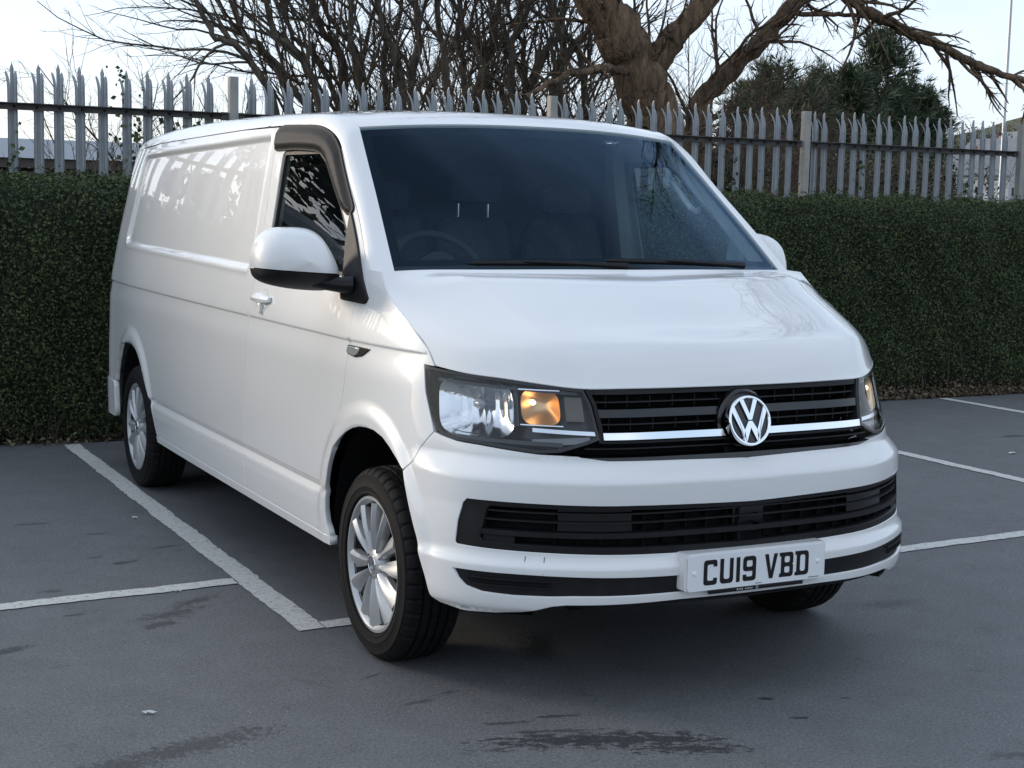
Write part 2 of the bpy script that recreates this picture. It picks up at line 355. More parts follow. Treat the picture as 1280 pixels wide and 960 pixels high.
# painted bay lines
PAINTL = mat('line_paint', (.50, .50, .47), .75)
def line_mat():
    t = PAINTL.node_tree; b = t.nodes['Principled BSDF']; L = t.links; tc = N(t, 'ShaderNodeTexCoord')
    n = N(t, 'ShaderNodeTexNoise'); n.inputs['Scale'].default_value = 42; n.inputs['Detail'].default_value = 8; n.inputs['Roughness'].default_value = .75; L.new(tc.outputs['Object'], n.inputs['Vector'])
    r = N(t, 'ShaderNodeValToRGB'); e = r.color_ramp.elements; e[0].position = .34; e[0].color = (.10, .105, .11, 1); e[1].position = .43; e[1].color = (.56, .555, .52, 1); e.new(.62).color = (.68, .675, .64, 1)
    L.new(n.outputs['Fac'], r.inputs['Fac'])
    n2 = N(t, 'ShaderNodeTexNoise'); n2.inputs['Scale'].default_value = 260; n2.inputs['Detail'].default_value = 3; L.new(tc.outputs['Object'], n2.inputs['Vector'])
    r2 = N(t, 'ShaderNodeValToRGB'); e2 = r2.color_ramp.elements; e2[0].position = .28; e2[0].color = (.45, .45, .45, 1); e2[1].position = .5; e2[1].color = (1, 1, 1, 1); L.new(n2.outputs['Fac'], r2.inputs['Fac'])
    mx = N(t, 'ShaderNodeMix', data_type='RGBA', blend_type='MULTIPLY'); mx.inputs[0].default_value = .8; L.new(r.outputs['Color'], mx.inputs[6]); L.new(r2.outputs['Color'], mx.inputs[7]); L.new(mx.outputs[2], b.inputs['Base Color'])
    bp = N(t, 'ShaderNodeBump'); bp.inputs['Strength'].default_value = .5; bp.inputs['Distance'].default_value = .003; L.new(n2.outputs['Fac'], bp.inputs['Height']); L.new(bp.outputs['Normal'], b.inputs['Normal'])
line_mat()
def bay_line(a0, a1, b0, b1, z=.004):
    """ragged painted strip; a0-a1 one edge, b0-b1 the other"""
    a0, a1, b0, b1 = map(np.array, (a0, a1, b0, b1)); n = max(8, int(np.linalg.norm(a1-a0)/.035)); V = []
    d = (b0-a0)/np.linalg.norm(b0-a0)
    for i in range(n+1):
        q = i/n; j1, j2 = rng.normal(0, .0028, 2); w = .003*math.sin(i*.31+a0[0])
        V += [tuple(a0+(a1-a0)*q+d*(j1+w))+(z,), tuple(b0+(b1-b0)*q+d*(j2+w))+(z,)]
    return mk('bay_line', V, [(2*i, 2*i+1, 2*i+3, 2*i+2) for i in range(n)], PAINTL, smooth=False, kind='structure')
bay_line((-1.040, .385), (-1.026, 4.90), (-.937, .395), (-.928, 4.90))
bay_line((-.936, .388), (7.2, .86), (-.936, .474), (7.2, .955))
bay_line((-1.042, 1.226), (-7, .90), (-1.042, 1.130), (-7, .80))
bay_line((1.42, .66), (1.42, 4.95), (1.52, .67), (1.52, 4.95)); bay_line((3.885, .80), (3.885, 4.98), (3.983, .81), (3.983, 4.98)); bay_line((6.27, .94), (6.27, 5.0), (6.37, .95), (6.37, 5.0))
bay_line((-3.44, 1.03), (-3.44, 4.85), (-3.34, 1.03), (-3.34, 4.85))
# ---------------------------------------------------------------- van surfaces
def ncs(xs, ys):
    """natural cubic spline with linear extrapolation; ys may be (n,k)"""
    xs = np.asarray(xs, float); ys = np.asarray(ys, float)
    one = ys.ndim == 1
    if one: ys = ys[:, None]
    n = len(xs); h = np.diff(xs)
    A = np.zeros((n, n)); B = np.zeros_like(ys)
    A[0, 0] = A[-1, -1] = 1
    for i in range(1, n-1):
        A[i, i-1] = h[i-1]; A[i, i] = 2*(h[i-1]+h[i]); A[i, i+1] = h[i]
        B[i] = 6*((ys[i+1]-ys[i])/h[i]-(ys[i]-ys[i-1])/h[i-1])
    m = np.linalg.solve(A, B)
    def f(x):
        x = np.asarray(x, float); sh = x.shape; x = x.ravel()
        i = np.clip(np.searchsorted(xs, x)-1, 0, n-2)
        xc = np.clip(x, xs[0], xs[-1])
        a = (xs[i+1]-xc)[:, None]; b = (xc-xs[i])[:, None]; hh = h[i][:, None]
        v = m[i]*a**3/(6*hh)+m[i+1]*b**3/(6*hh)+(ys[i]/hh-m[i]*hh/6)*a+(ys[i+1]/hh-m[i+1]*hh/6)*b
        d = -m[i]*a**2/(2*hh)+m[i+1]*b**2/(2*hh)-(ys[i]-ys[i+1])/hh-(m[i+1]-m[i])*hh/6
        v = v+d*(x-xc)[:, None]
        return v[:, 0].reshape(sh) if one else v.reshape(sh+(ys.shape[1],))
    return f
def sst(a, b, x):
    t = np.clip((np.asarray(x, float)-a)/(b-a), 0, 1); return t*t*(3-2*t)
def lin(x, xs, ys): return np.interp(x, xs, ys)

S8 = 1.771; SY = S8-.2                       # s = y + SY along the flank
W_ = ncs([.28, .5, .7, .9, 1.08, 1.25, 1.425, 1.6, 1.757, 1.88],
         [.934, .944, .949, .950, .947, .922, .892, .864, .837, .805])
_front = [
 (0.0,   [(.30, 0, -.905), (.45, 0, -.915), (.6, 0, -.908), (.75, 0, -.888), (.9, 0, -.842), (1.05, 0, -.778)]),
 (.260,  [(.30, .26, -.895), (.45, .26, -.904), (.6, .26, -.898), (.75, .26, -.878), (.9, .26, -.832), (1.05, .26, -.770)]),
 (.504,  [(.30, .50, -.855), (.45, .50, -.864), (.6, .50, -.860), (.75, .50, -.842), (.9, .50, -.800), (1.05, .50, -.740)]),
 (.707,  [(.30, .69, -.758), (.45, .69, -.766), (.6, .68, -.768), (.75, .675, -.750), (.9, .662, -.705), (1.05, .65, -.650)]),
 (.863,  [(.30, .81, -.662), (.45, .81, -.670), (.6, .80, -.670), (.75, .79, -.648), (.9, .77, -.600), (1.05, .753, -.550)]),
 (.992,  [(.30, .878, -.565), (.45, .882, -.568), (.6, .878, -.567), (.75, .863, -.546), (.9, .840, -.505), (1.05, .824, -.460)]),
 (1.150, [(.30, .916, -.43), (.6, .922, -.42), (.9, .895, -.375), (1.05, .878, -.345), (1.2, .856, -.30), (1.32, .840, -.26)]),
 (1.371, [(.30, .930, -.2), (.6, .941, -.2), (.9, .926, -.2), (1.05, .913, -.185), (1.2, .890, -.15), (1.32, .866, -.10)]),
]
_zr = np.array([.28, .40, .50, .60, .70, .80, .90, 1.0, 1.08, 1.16, 1.25, 1.34, 1.425, 1.51, 1.6, 1.68, 1.757, 1.82, 1.88])
_cols = []; _scol = []
for s_, kn in _front:
    kn = np.array(kn); _cols.append(ncs(kn[:, 0], kn[:, 1:])(_zr)); _scol.append(s_)
def _rk(z): return np.interp(z, [.3, .5, 1.09, 1.35, 1.58, 1.81, 1.9], [.6, .7, 1., 1.0, 1.15, 1.35, 1.45])
def _lean(z): return -.085*np.maximum(z-.95, 0)
def _kz(z): return 1.15*sst(1.02, 2.02, z)**.9
for y_, t_, g_ in [(.2, .004, .075), (.5, .001, .066), (.8, 0, .048), (1.1, 0, .020), (1.4, 0, .003), (1.8, 0, 0), (2.5, .003, 0), (3.2, .012, 0), (3.7, .027, 0), (4.0, .046, 0), (4.17, .066, 0)]:
    k = _rk(_zr) if y_ > 1.9 else 1.0
    _cols.append(np.stack([W_(_zr)-t_*k-g_*_kz(_zr), np.full_like(_zr, y_)+(_lean(_zr)*max(0, (y_-3.4)/.8))], 1)); _scol.append(y_+SY)
for ds, t_, y_ in [(.10, .105, 4.262), (.20, .18, 4.325), (.36, .33, 4.36)]:
    _cols.append(np.stack([W_(_zr)-t_*_rk(_zr)**.6, y_+_lean(_zr)], 1)); _scol.append(4.17+SY+ds)
_cols.append(np.stack([0*_zr, 4.385+_lean(_zr)], 1)); _scol.append(4.17+SY+.98)
_cols = np.array(_cols); _scol = np.array(_scol); SEND = _scol[-1]
_zspl = ncs(_zr, np.transpose(_cols, (1, 0, 2)).reshape(len(_zr), -1))
def _base(s, z):
    s = np.atleast_1d(np.asarray(s, float)); z = np.atleast_1d(np.asarray(z, float))
    # per-point: spline along s of the column values at z (vectorised through basis matrix)
    vals = _zspl(z).reshape(len(z), len(_scol), 2)
    B = _sbasis(np.clip(s, 0, SEND))
    return np.einsum('pc,pck->pk', B, vals)
_sb = ncs(np.concatenate([-_scol[1:4][::-1], _scol, 2*SEND-_scol[-4:-1][::-1]]), np.eye(len(_scol)+6))
def _sbasis(s):
    b = _sb(s); n = len(_scol)
    out = b[:, 3:3+n].copy()
    return out, b
def _sbasis(s):
    b = _sb(s); n = len(_scol); core = b[:, 3:3+n].copy()
    return np.concatenate([core, b[:, :3], b[:, 3+n:]], 1)
def _base(s, z):
    s = np.atleast_1d(np.asarray(s, float)); z = np.atleast_1d(np.asarray(z, float))
    vals = _zspl(z).reshape(len(z), len(_scol), 2)
    M = np.array([-1, 1.])
    ext = np.concatenate([vals, vals[:, 1:4][:, ::-1]*M, vals[:, -4:-1][:, ::-1]*M], 1)
    return np.einsum('pc,pck->pk', _sbasis(np.clip(s, 0, SEND)), ext)
# sharper detail laid on the base surface: offset along the outward plan normal
def sd_poly(px, py, poly):
    """signed distance to polygon, negative inside"""
    poly = np.asarray(poly, float); d = np.full(px.shape, 1e9); ins = np.zeros(px.shape, bool)
    for i in range(len(poly)):
        a = poly[i-1]; b = poly[i]; e = b-a; wx = px-a[0]; wy = py-a[1]
        t = np.clip((wx*e[0]+wy*e[1])/(e@e+1e-12), 0, 1)
        d = np.minimum(d, (wx-e[0]*t)**2+(wy-e[1]*t)**2)
        c = ((a[1] > py) != (b[1] > py))
        with np.errstate(divide='ignore', invalid='ignore'):
            ins ^= c & (px < (b[0]-a[0])*(py-a[1])/(b[1]-a[1]+1e-15)+a[0])
    return np.where(ins, -1, 1)*np.sqrt(d)
def round_poly(pts, r, n=6):
    """fillet polygon corners; r scalar or list"""
    pts = [np.array(p, float) for p in pts]; m = len(pts); out = []
    rr = [r]*m if np.isscalar(r) else r
    for i in range(m):
        a, b, c = pts[i-1], pts[i], pts[(i+1) % m]
        u = a-b; v = c-b; lu = np.linalg.norm(u); lv = np.linalg.norm(v); u /= lu; v /= lv
        cs = np.clip(u@v, -.9999, .9999); ang = math.acos(cs); t = min(rr[i]/math.tan(ang/2), .45*lu, .45*lv)
        if t < 1e-4: out.append(b); continue
        p0 = b+u*t; p2 = b+v*t
        for k in range(n+1):
            q = k/n; out.append((1-q)**2*p0+2*q*(1-q)*b+q*q*p2)
    return np.array(out)
ARCH_F = (0.0, .385, .395, .415)     # centre y, z, half width, half height
ARCH_R = (3.43, .385, .39, .395)
SIDE_RECESS = round_poly([(1.395, 1.262), (3.83, 1.292), (3.665, 1.782), (1.395, 1.818)], [.03, .07, .09, .03])
BUMP_Z = [.315, .325, .345, .365, .440, .466, .484, .500, .640, .722, .732, .776, .784, .80, 1.1]
BUMP_O = [-.02, .000, .006, .008, .008, .008, -.006, -.010, -.006, .006, .004, -.022, -.024, -.020, -.0]
def _smooth_lin(z, xs, ys, w=.004):
    return sum(np.interp(z+k*w, xs, ys) for k in (-1.5, -.75, 0, .75, 1.5))/5
def detail(s, z):
    y = s-SY
    d = np.zeros_like(s)
    flank = sst(.25, .75, y)*(1-sst(3.9, 4.2, y))
    # belt crease: narrow overhung groove running the whole flank
    zc = 1.078+0*y
    g = z-zc
    f = sst(-.45, -.32, y)
    d += f*(-.0062*(1-sst(-.004, .003, g))*sst(-.11, -.004, g)+.0012*sst(-.001, .006, g)*(1-sst(.01, .10, g)))
    # lower ledge
    fl = sst(.30, .50, y)*(1-sst(2.95, 3.12, y))
    d += fl*np.interp(z, [.30, .36, .445, .490, .514, .518, .531, .60, .8], [0, .004, .005, .001, -.014, -.0145, -.0005, 0, 0])
    # wheel arch flares
    for cy, cz, rx, rz in (ARCH_F, ARCH_R):
        q = np.sqrt(((y-cy)/rx)**2+((z-cz)/rz)**2)*(rx+rz)/2-(rx+rz)/2
        q = np.where(z < cz, np.abs(y-cy)-rx, q)
        amp = .0105*sst(.30, .62, z)+.003
        d += amp*(1-sst(.030, .095, q))*sst(-.02, .010, q)
    # recessed load-area panel
    sd = sd_poly(y, z, SIDE_RECESS)
    d += -.013*(1-sst(-.026, .0, sd))+.0022*np.exp(-((sd-.008)/.010)**2)
    # bumper steps, fading out along the flank
    fb = 1-sst(1.02, 1.30, s)
    d += fb*_smooth_lin(z, BUMP_Z, BUMP_O)
    return d
def S(s, z, side=-1):
    """body skin point; side -1 = driver's side"""
    s = np.atleast_1d(np.asarray(s, float)); z = np.atleast_1d(np.asarray(z, float)); z = z+0*s; s = s+0*z
    p = _base(s, z); e = 1e-3
    t = _base(s+e, z)-_base(s-e, z); t /= np.linalg.norm(t, axis=1)[:, None]+1e-12
    nrm = np.stack([t[:, 1], -t[:, 0]], 1)
    p = p+nrm*detail(s, z)[:, None]
    return np.stack([side*p[:, 0], p[:, 1], z], 1)
def surf_normal(fn, u, v, e=8e-4):
    a = fn(u+e, v)-fn(u-e, v); b = fn(u, v+e)-fn(u, v-e)
    n = np.cross(a, b); n /= np.linalg.norm(n, axis=1)[:, None]+1e-12
    return n
# hood: Coons patch between measured edges, u 0..1 centre->shut line, v 0..1 nose->cowl
def _curve(pts, key=None):
    pts = np.array(pts, float)
    t = np.concatenate([[0], np.cumsum(np.linalg.norm(np.diff(pts, axis=0), axis=1))]); t /= t[-1]
    if key is not None: t = np.array(key, float)
    return ncs(t, pts)
_hF = _curve([(0, -.800, 1.003), (.27, -.790, 1.004), (.45, -.765, 1.004), (.545, -.738, 1.005), (.640, -.670, 1.014), (.745, -.560, 1.026), (.835, -.434, 1.038), (.862, -.378, 1.046)],
             [0, .31, .52, .63, .74, .865, .97, 1])
_hB = _curve([(0, -.150, 1.336), (.3, -.130, 1.336), (.6, -.062, 1.332), (.8, .008, 1.326), (.877, .037, 1.319)], [0, .34, .68, .905, 1])
_hO = _curve([(.862, -.378, 1.046), (.868, -.340, 1.092), (.882, -.234, 1.158), (.889, -.084, 1.231), (.884, -.008, 1.281), (.877, .037, 1.319)],
             [0, .12, .36, .66, .85, 1])
_hC = _curve([(0, -.800, 1.003), (0, -.786, 1.028), (0, -.745, 1.062), (0, -.62, 1.108), (0, -.45, 1.183), (0, -.30, 1.254), (0, -.150, 1.336)],
             [0, .045, .11, .29, .55, .775, 1])
def hood(u, v, side=-1):
    u = np.atleast_1d(np.asarray(u, float)); v = np.atleast_1d(np.asarray(v, float)); u = u+0*v; v = v+0*u
    sg = np.sign(u)+(u == 0); u = np.abs(u)
    U = u[:, None]; V = v[:, None]
    F0, F1, B0, B1 = _hF(0.), _hF(1.), _hB(0.), _hB(1.)
    p = (1-V)*_hF(u)+V*_hB(u)+(1-U)*_hC(v)+U*_hO(v)-((1-U)*(1-V)*F0+U*(1-V)*F1+(1-U)*V*B0+U*V*B1)
    x = p[:, 0]
    roll = np.sin(np.pi*np.clip(u, 0, 1)**1.6)
    ev = sst(0, .10, v)*(1-sst(.8, 1, v))
    p[:, 2] += .007*roll*ev
    # raised centre field bounded by a soft crease that meets the lamp's inner corner
    xc = np.interp(v, [0, .12, .3, .6, 1.0], HOODCR)
    xe = _hO(v)[:, 0]; q = (x-xc)/(xe-xc); w = .04; sq = np.where(q < -w, 0, np.where(q > w, q, (q+w)**2/(4*w)))
    p[:, 2] += .050*np.clip(1-sq, 0, 1)*sst(0.0, .16, v)*(1-sst(.72, 1.0, v))
    p[:, 0] *= side*sg
    return p
HOODCR = [.54, .56, .59, .64, .71]
# windscreen: u -1..1 across, v 0..1 up
_we = _curve([(.813, .084, 1.318), (.7865, .236, 1.448), (.7575, .394, 1.577), (.7295, .555, 1.707), (.700, .716, 1.834)])
def windscreen(u, v):
    u = np.atleast_1d(np.asarray(u, float)); v = np.atleast_1d(np.asarray(v, float)); u = u+0*v; v = v+0*u
    e = _we(v); k = 1-np.abs(u)**2.3
    x = u*e[:, 0]; b = .012*4*v*(1-v)*k
    y = e[:, 1]-(.185*(1-v)+.095*v)*k-b*.55
    z = e[:, 2]+(.016*(1-v)+.028*v)*k+b*.83
    return np.stack([x, y, z], 1)
# roof: v is the edge y station
_re = ncs([.716, .80, .95, 1.2, 1.6, 2.5, 3.4, 3.9, 4.1, 4.18],
          [(.700, 1.834, .095, .028), (.688, 1.869, .085, .029), (.682, 1.893, .066, .030), (.682, 1.909, .035, .031), (.688, 1.919, .01, .032),
           (.685, 1.927, 0, .032), (.668, 1.914, 0, .031), (.650, 1.889, -.02, .030), (.638, 1.867, -.035, .029), (.630, 1.851, -.045, .028)])
RV0, RV1 = .716, 4.18
def roof(u, v):
    u = np.atleast_1d(np.asarray(u, float)); v = np.atleast_1d(np.asarray(v, float)); u = u+0*v; v = v+0*u
    e = _re(v); k = 1-np.abs(u)**2.3
    return np.stack([u*e[:, 0], v-e[:, 2]*k, e[:, 1]+e[:, 3]*k], 1)
# ---------------------------------------------------------------- the van
van = empty('van', (0, 0, 0), label='white panel van parked in the bay in front of the hedge', cat='van')
SD = {-1: lambda s, z: S(s, z, -1), 1: lambda s, z: S(s, z, 1)}
def D(s, z, d, side=-1):
    """point d metres behind the skin"""
    s = np.atleast_1d(np.asarray(s, float)); z = np.atleast_1d(np.asarray(z, float)); s, z = s+0*z, z+0*s
    p = S(s, z, side); e = 4e-3
    a = S(s+e, z, side)-S(s-e, z, side); t = a[:, :2]/(np.linalg.norm(a[:, :2], axis=1)[:, None]+1e-9)
    n = np.stack([t[:, 1], -t[:, 0]], 1)*(-side)*-1
    # outward plan normal
    c = p[:, :2]-np.array([0, 1.7]); flip = np.sum(n*c, 1) < 0; n[flip] *= -1
    p[:, :2] -= n*np.atleast_1d(d)[:, None]; return p
def fl(*a): return np.concatenate([np.atleast_1d(np.asarray(x, float)) for x in a])
GZ = np.unique(np.round(fl(np.arange(.30, 1.90, .022), [.36, .445, .468, .490, .502, .511, .515, .519, .528, .541, .555], [1.058, 1.066, 1.070, 1.074, 1.078, 1.082, 1.087, 1.095, 1.11]), 4))
GS = np.arange(.02, SEND, .035)
RZ = np.unique(np.round(fl(GZ, SIDE_RECESS[:, 1].min()+np.linspace(-.02, .06, 14), SIDE_RECESS[:, 1].max()+np.linspace(-.06, .02, 14)), 4))
RS = np.unique(np.round(fl(GS, 1.395+SY+np.linspace(-.01, .04, 8), 3.6+SY+np.linspace(0, .25, 16)), 4))

def arch_pts(cy, cz, rx, rz):
    out_ = []
    for d_ in (-.012, -.004, .004, .012, .020, .028, .036, .045, .055, .065, .075, .085, .095):
        th = np.linspace(0, math.pi, 110); out_.append(np.stack([cy+SY+(rx+d_)*np.cos(th), cz+(rz+d_)*np.sin(th)], 1))
        zz = np.arange(.34, cz, .025)
        for sx in (-1, 1): out_.append(np.stack([np.full_like(zz, cy+SY+sx*(rx+d_)), zz], 1))
    return np.concatenate(out_)
# ---- front bumper (one piece both sides)
BUMP = [(0, .779), (.245, .784), (.492, .787), (.594, .797), (.660, .800), (.721, .801), (.804, .808), (.916, .817), (1.013, .821), (1.085, .832), (1.113, .838),
        (1.150, .808), (1.183, .779), (1.206, .740), (1.252, .703), (1.226, .640), (1.201, .581), (1.176, .52), (1.152, .463), (1.115, .380), (1.10, .335), (1.07, .314),
        (.955, .306), (.833, .312), (.755, .322), (.705, .333), (.66, .348), (.62, .354), (.27, .361), (0, .361)]
STRIP = [(0, .3795), (.243, .381), (.60, .379), (.66, .376), (.776, .375), (.877, .379), (.935, .392), (.962, .412), (.985, .4435), (.935, .4445), (.78, .445), (.64, .443), (.274, .438), (0, .438)]
LGR = [(0, .4985), (.402, .504), (.645, .507), (.896, .511), (.985, .513), (.992, .520), (.984, .589), (.966, .645), (.950, .660), (.8, .660), (.402, .657), (0, .648)]
BZ = np.unique(np.round(fl(np.arange(.31, .80, .02), [.318, .328, .338, .35, .36, .37], [.46, .467, .474, .481, .488, .495], np.linspace(.715, .79, 12)), 4))
bumper = panel('front_bumper', SD[-1], np.array(BUMP+STRIP+LGR), PAINT, van, gx=np.arange(.03, 1.26, .03), gy=BZ, step=.010, extra=arch_pts(*ARCH_F), flange=.03, out_hint=fan_out, seam=lambda u, v: u < 1e-5, both=True)
def band(name, outer, inner, m, parent, off, flange=.012, **kw):
    return panel(name, SD[-1], np.array(list(outer)+list(inner)[::-1]), m, parent, gx=np.arange(.04, 1.2, .05), gy=(), step=.02, flange=flange, out_hint=fan_out, off=off, seam=lambda u, v: u < 1e-5, both=True, **kw)
def sweep(name, z0, z1, d0, d1, s0, s1, m, parent, both=True, side=-1, zs=0., n=28, taper=False, **kw):
    """bar of rectangular section following the nose; zs lifts its outer end"""
    mb = MB(); ss = np.linspace(s0, s1, n)
    def sect(sv, q):
        k = np.clip((sv-s0)/(s1-s0), 0, 1); za, zb = z0+zs*k, z1+zs*k
        if taper: zm = (za+zb)/2; h = (zb-za)/2*(1-.85*k**6); za, zb = zm-h, zm+h
        m4 = len(sv); zz = np.stack([za, za, zb, zb], 1).ravel(); dd = np.tile([d0, d1, d1, d0], m4)
        return [D(np.repeat(sv, 4), zz, dd, sg).reshape(m4, 4, 3) for sg in q]
    P = sect(ss, (-1, 1) if both and s0 <= 1e-6 else (side,))
    R = np.concatenate([P[0][::-1], P[1][1:]]) if len(P) == 2 else P[0]
    k = len(R); F = []
    for i in range(k-1):
        for j in range(4): F.append((i*4+j, i*4+(j+1) % 4, (i+1)*4+(j+1) % 4, (i+1)*4+j))
    F += [(3, 2, 1, 0), tuple((k-1)*4+j for j in range(4))]
    return mb.add(R.reshape(-1, 3), F).build(name, m, parent, sharp=30, **kw)
# lower air intake
lg_in = [(0, .520), (.402, .524), (.645, .527), (.845, .531), (.895, .533), (.905, .545), (.893, .60), (.885, .636), (.870, .644), (.7, .645), (.402, .643), (0, .634)]
lg = band('lower_grille', inset(np.array(LGR), .002)[1:-1].tolist() and [(0, LGR[0][1]+.002)]+[tuple(p) for p in inset(np.array(LGR), .002)[1:-1]]+[(0, LGR[-1][1]-.002)], lg_in, BLACKP, van, off=-.004, flange=.05)
def back_plate(name, poly, d, m, parent, **kw):
    fn = lambda s, z: D(s, z, np.full(np.size(s), d))
    return panel(name, fn, np.array(poly), m, parent, gx=np.arange(.04, 1.2, .06), gy=(), step=.03, flange=0, out_hint=fan_out, both=True, **kw)
back_plate('grille_backing', [(0, .50), (.645, .508), (.985, .515), (.950, .658), (.402, .656), (0, .647)], .062, BLACKM, lg)
for z0, z1, d0, d1, e in ((.6265, .6315, .010, .045, .905), (.5995, .6045, .010, .045, .905), (.555, .571, .006, .05, .900)):
    sweep('slat', z0, z1, d0, d1, 0, e, BLACKP, lg)
for s0_, s1_, z0, z1 in ((.56, .90, .606, .626), (.56, .78, .574, .598), (.56, .80, .634, .643)):
    for sd in (-1, 1): sweep('grille_blank', z0, z1, .022, .04, .42, .66, BLACKG, lg, both=False, side=sd, n=10)
for sd in (-1, 1): sweep('grille_blank', .530, .552, .014, .04, .79, .895, BLACKP, lg, both=False, side=sd, n=8)
for k in range(-9, 10):
    p = D(abs(k)*.075+1e-4, .59, .05, -1 if k < 0 else 1)[0]; MB().box((p[0], p[1], .585), (.004, .03, .12)).build('strut', BLACKM, lg, smooth=False)
MB().box((0, -.868, .603), (.12, .02, .07), bev=.006).build('radar_cover', BLACKG, lg)
# lower black strip with side vents
ls_in = [(0, .384), (.3, .385), (.60, .384), (.72, .383), (.87, .386), (.915, .398), (.945, .425), (.935, .436), (.64, .437), (.3, .433), (0, .432)]
ls = back_plate('lower_strip', [(0, .374), (.25, .376), (.60, .374), (.66, .371), (.776, .370), (.88, .374), (.945, .388), (.975, .410), (.992, .449), (.935, .45), (.64, .449), (.274, .443), (0, .443)], .010, BLACKP, van)
for sd in (-1, 1):
    sweep('vent_slat', .4225, .4275, -.001, .012, .645, .93, BLACKP, ls, both=False, side=sd, n=14)
    sweep('vent_slat', .402, .406, -.001, .012, .66, .915, BLACKP, ls, both=False, side=sd, n=14)
    sweep('vent_recess', .408, .4215, .0085, .0098, .67, .93, BLACKM, ls, both=False, side=sd, n=14)
# thin grey under-lip
sweep('under_lip', .345, .353, .012, .10, 0, .64, BLACKP, van)
for sd in (-1, 1): sweep('under_lip', .299, .306, .015, .06, .72, .98, BLACKP, van, both=False, side=sd, n=14)

for s_ in (.690, .748):        # towing-eye cover joints
    for sd in (-1,): sweep('cover_joint', .4465, .498, -.0006, .004, s_-.0009, s_+.0009, BLACKM, bumper, both=False, side=sd, n=2)
# ---- main grille
hl_in_z = [.846, .887, .957, 1.003]; hl_in_s = [.505, .511, .521, .541]
def smax(z): return float(np.interp(z, [.79, .805, .83, .846]+hl_in_z[1:], [.56, .60, .545, .505]+hl_in_s[1:]))
gpoly = [(0, .777), (.245, .782), (.492, .785), (.594, .795), (.665, .798), (.600, .818), (.548, .832), (.512, .842), (.512, .85), (.517, .887), (.527, .957), (.546, 1.006), (.3, 1.006), (0, 1.006)]
grille = back_plate('front_grille', gpoly, .075, BLACKM, van)
def gslat(name, z0, z1, d0, d1, m, e=None, **kw): return sweep(name, z0, z1, d0, d1, 0, (e or smax((z0+z1)/2)-.004), m, grille, **kw)
gslat('slat', .984, 1.000, .004, .055, BLACKP); gslat('slat', .9585, .9625, .012, .05, BLACKP)
gslat('slat', .916, .940, .002, .05, BLACKG); gslat('slat', .8925, .8965, .012, .05, BLACKP)
gslat('chrome_strip', .851, .872, -.006, .03, CHROME, e=.500)
gslat('slat', .8395, .846, .002, .04, BLACKP); gslat('slat', .821, .825, .008, .04, BLACKP, e=.565); gslat('slat', .777, .797, .002, .06, BLACKG, e=.60)
for sd in (-1, 1):
    mb = MB(); zz = np.array([.842, .887, .925, .957, 1.003]); ee = np.array([smax(q) for q in zz])
    P = np.stack([np.concatenate([D(ee[i]+ds, zz[i], dd, sd) for ds, dd in ((-.012, .0), (-.012, .06), (.002, .06), (.002, .0))]) for i in range(5)])
    F = [(i*4+j, i*4+(j+1) % 4, (i+1)*4+(j+1) % 4, (i+1)*4+j) for i in range(4) for j in range(4)]
    mb.add(P.reshape(-1, 3), F).build('grille_end', BLACKP, grille)
for k in (-6, -5, -4, -3, -2, -1, 1, 2, 3, 4, 5, 6):
    for zc, h in ((.961, .036), (.895, .034)):
        s_ = abs(k)*.079
        if s_ > smax(zc)-.02: continue
        p = D(s_, zc, .035, -1 if k < 0 else 1)[0]; MB().box(p, (.003, .03, h)).build('strut', BLACKP, grille, smooth=False)
# badge
def logo_polys(w=.17):
    """strokes of the round emblem, unit circle"""
    out = []
    def stroke(a, b, w0, w1=None):
        a, b = np.array(a), np.array(b); t = (b-a)/np.linalg.norm(b-a); n = np.array([-t[1], t[0]]); w1 = w1 or w0
        out.append([a+n*w0/2, a-n*w0/2, b-n*w1/2, b+n*w1/2])
    for sx in (-1, 1):
        # V arm (meets its twin on the centre line), W outer and inner arms
        out.append([(sx*.42, .80), (sx*.24, .86), (0, .26), (0, .03), (sx*.085, .03)])
        out.append([(sx*.84, .40), (sx*.70, .58), (sx*.30, -.36), (sx*.37, -.80), (sx*.26, -.84)])
        out.append([(sx*.30, -.36), (sx*.26, -.84), (0, -.28), (0, -.02), (sx*.085, -.02)])
    return out
def emblem(name, c, r, R, parent, both_mat=CHROME, disc=BLACKG):
    """ring, V and W in relief on a dark disc; local z is outward, R columns = right, up, out"""
    R = np.asarray(R).T if False else np.asarray(R); c = np.asarray(c)
    loc = lambda x, y, z: c+R@np.array([x*r, y*r, z*r])
    mb = MB(); V = []; F = []; n = 48; prof = [(1.0, -.25), (1.0, .02), (.965, .07), (.90, .07), (.865, .03), (.86, -.02)]
    for i in range(n):
        th = 2*math.pi*i/n
        for q, h in prof: V.append(loc(q*math.cos(th), q*math.sin(th), h))
    m = len(prof)
    for i in range(n):
        for k in range(m-1): F.append((i*m+k, ((i+1) % n)*m+k, ((i+1) % n)*m+k+1, i*m+k+1))
    mb.add(V, F); ring = mb.build(name, both_mat, parent)
    d = MB(); d.add([loc(.93*math.cos(2*math.pi*i/n), .93*math.sin(2*math.pi*i/n), -.03) for i in range(n)], [tuple(range(n))]); d.build('badge_disc', disc, ring)
    st = MB()
    for p in logo_polys(): st.prism([tuple(q) for q in p], lambda u, v, h: loc(u, v, h), -.03, .055)
    st.build('badge_letters', both_mat, ring, smooth=False)
    return ring
_ln = math.radians(14)
emblem('badge', (0, -.866, .8975), .080, np.array([[1, 0, 0], [0, math.sin(_ln), -math.cos(_ln)], [0, math.cos(_ln), math.sin(_ln)]]), grille)
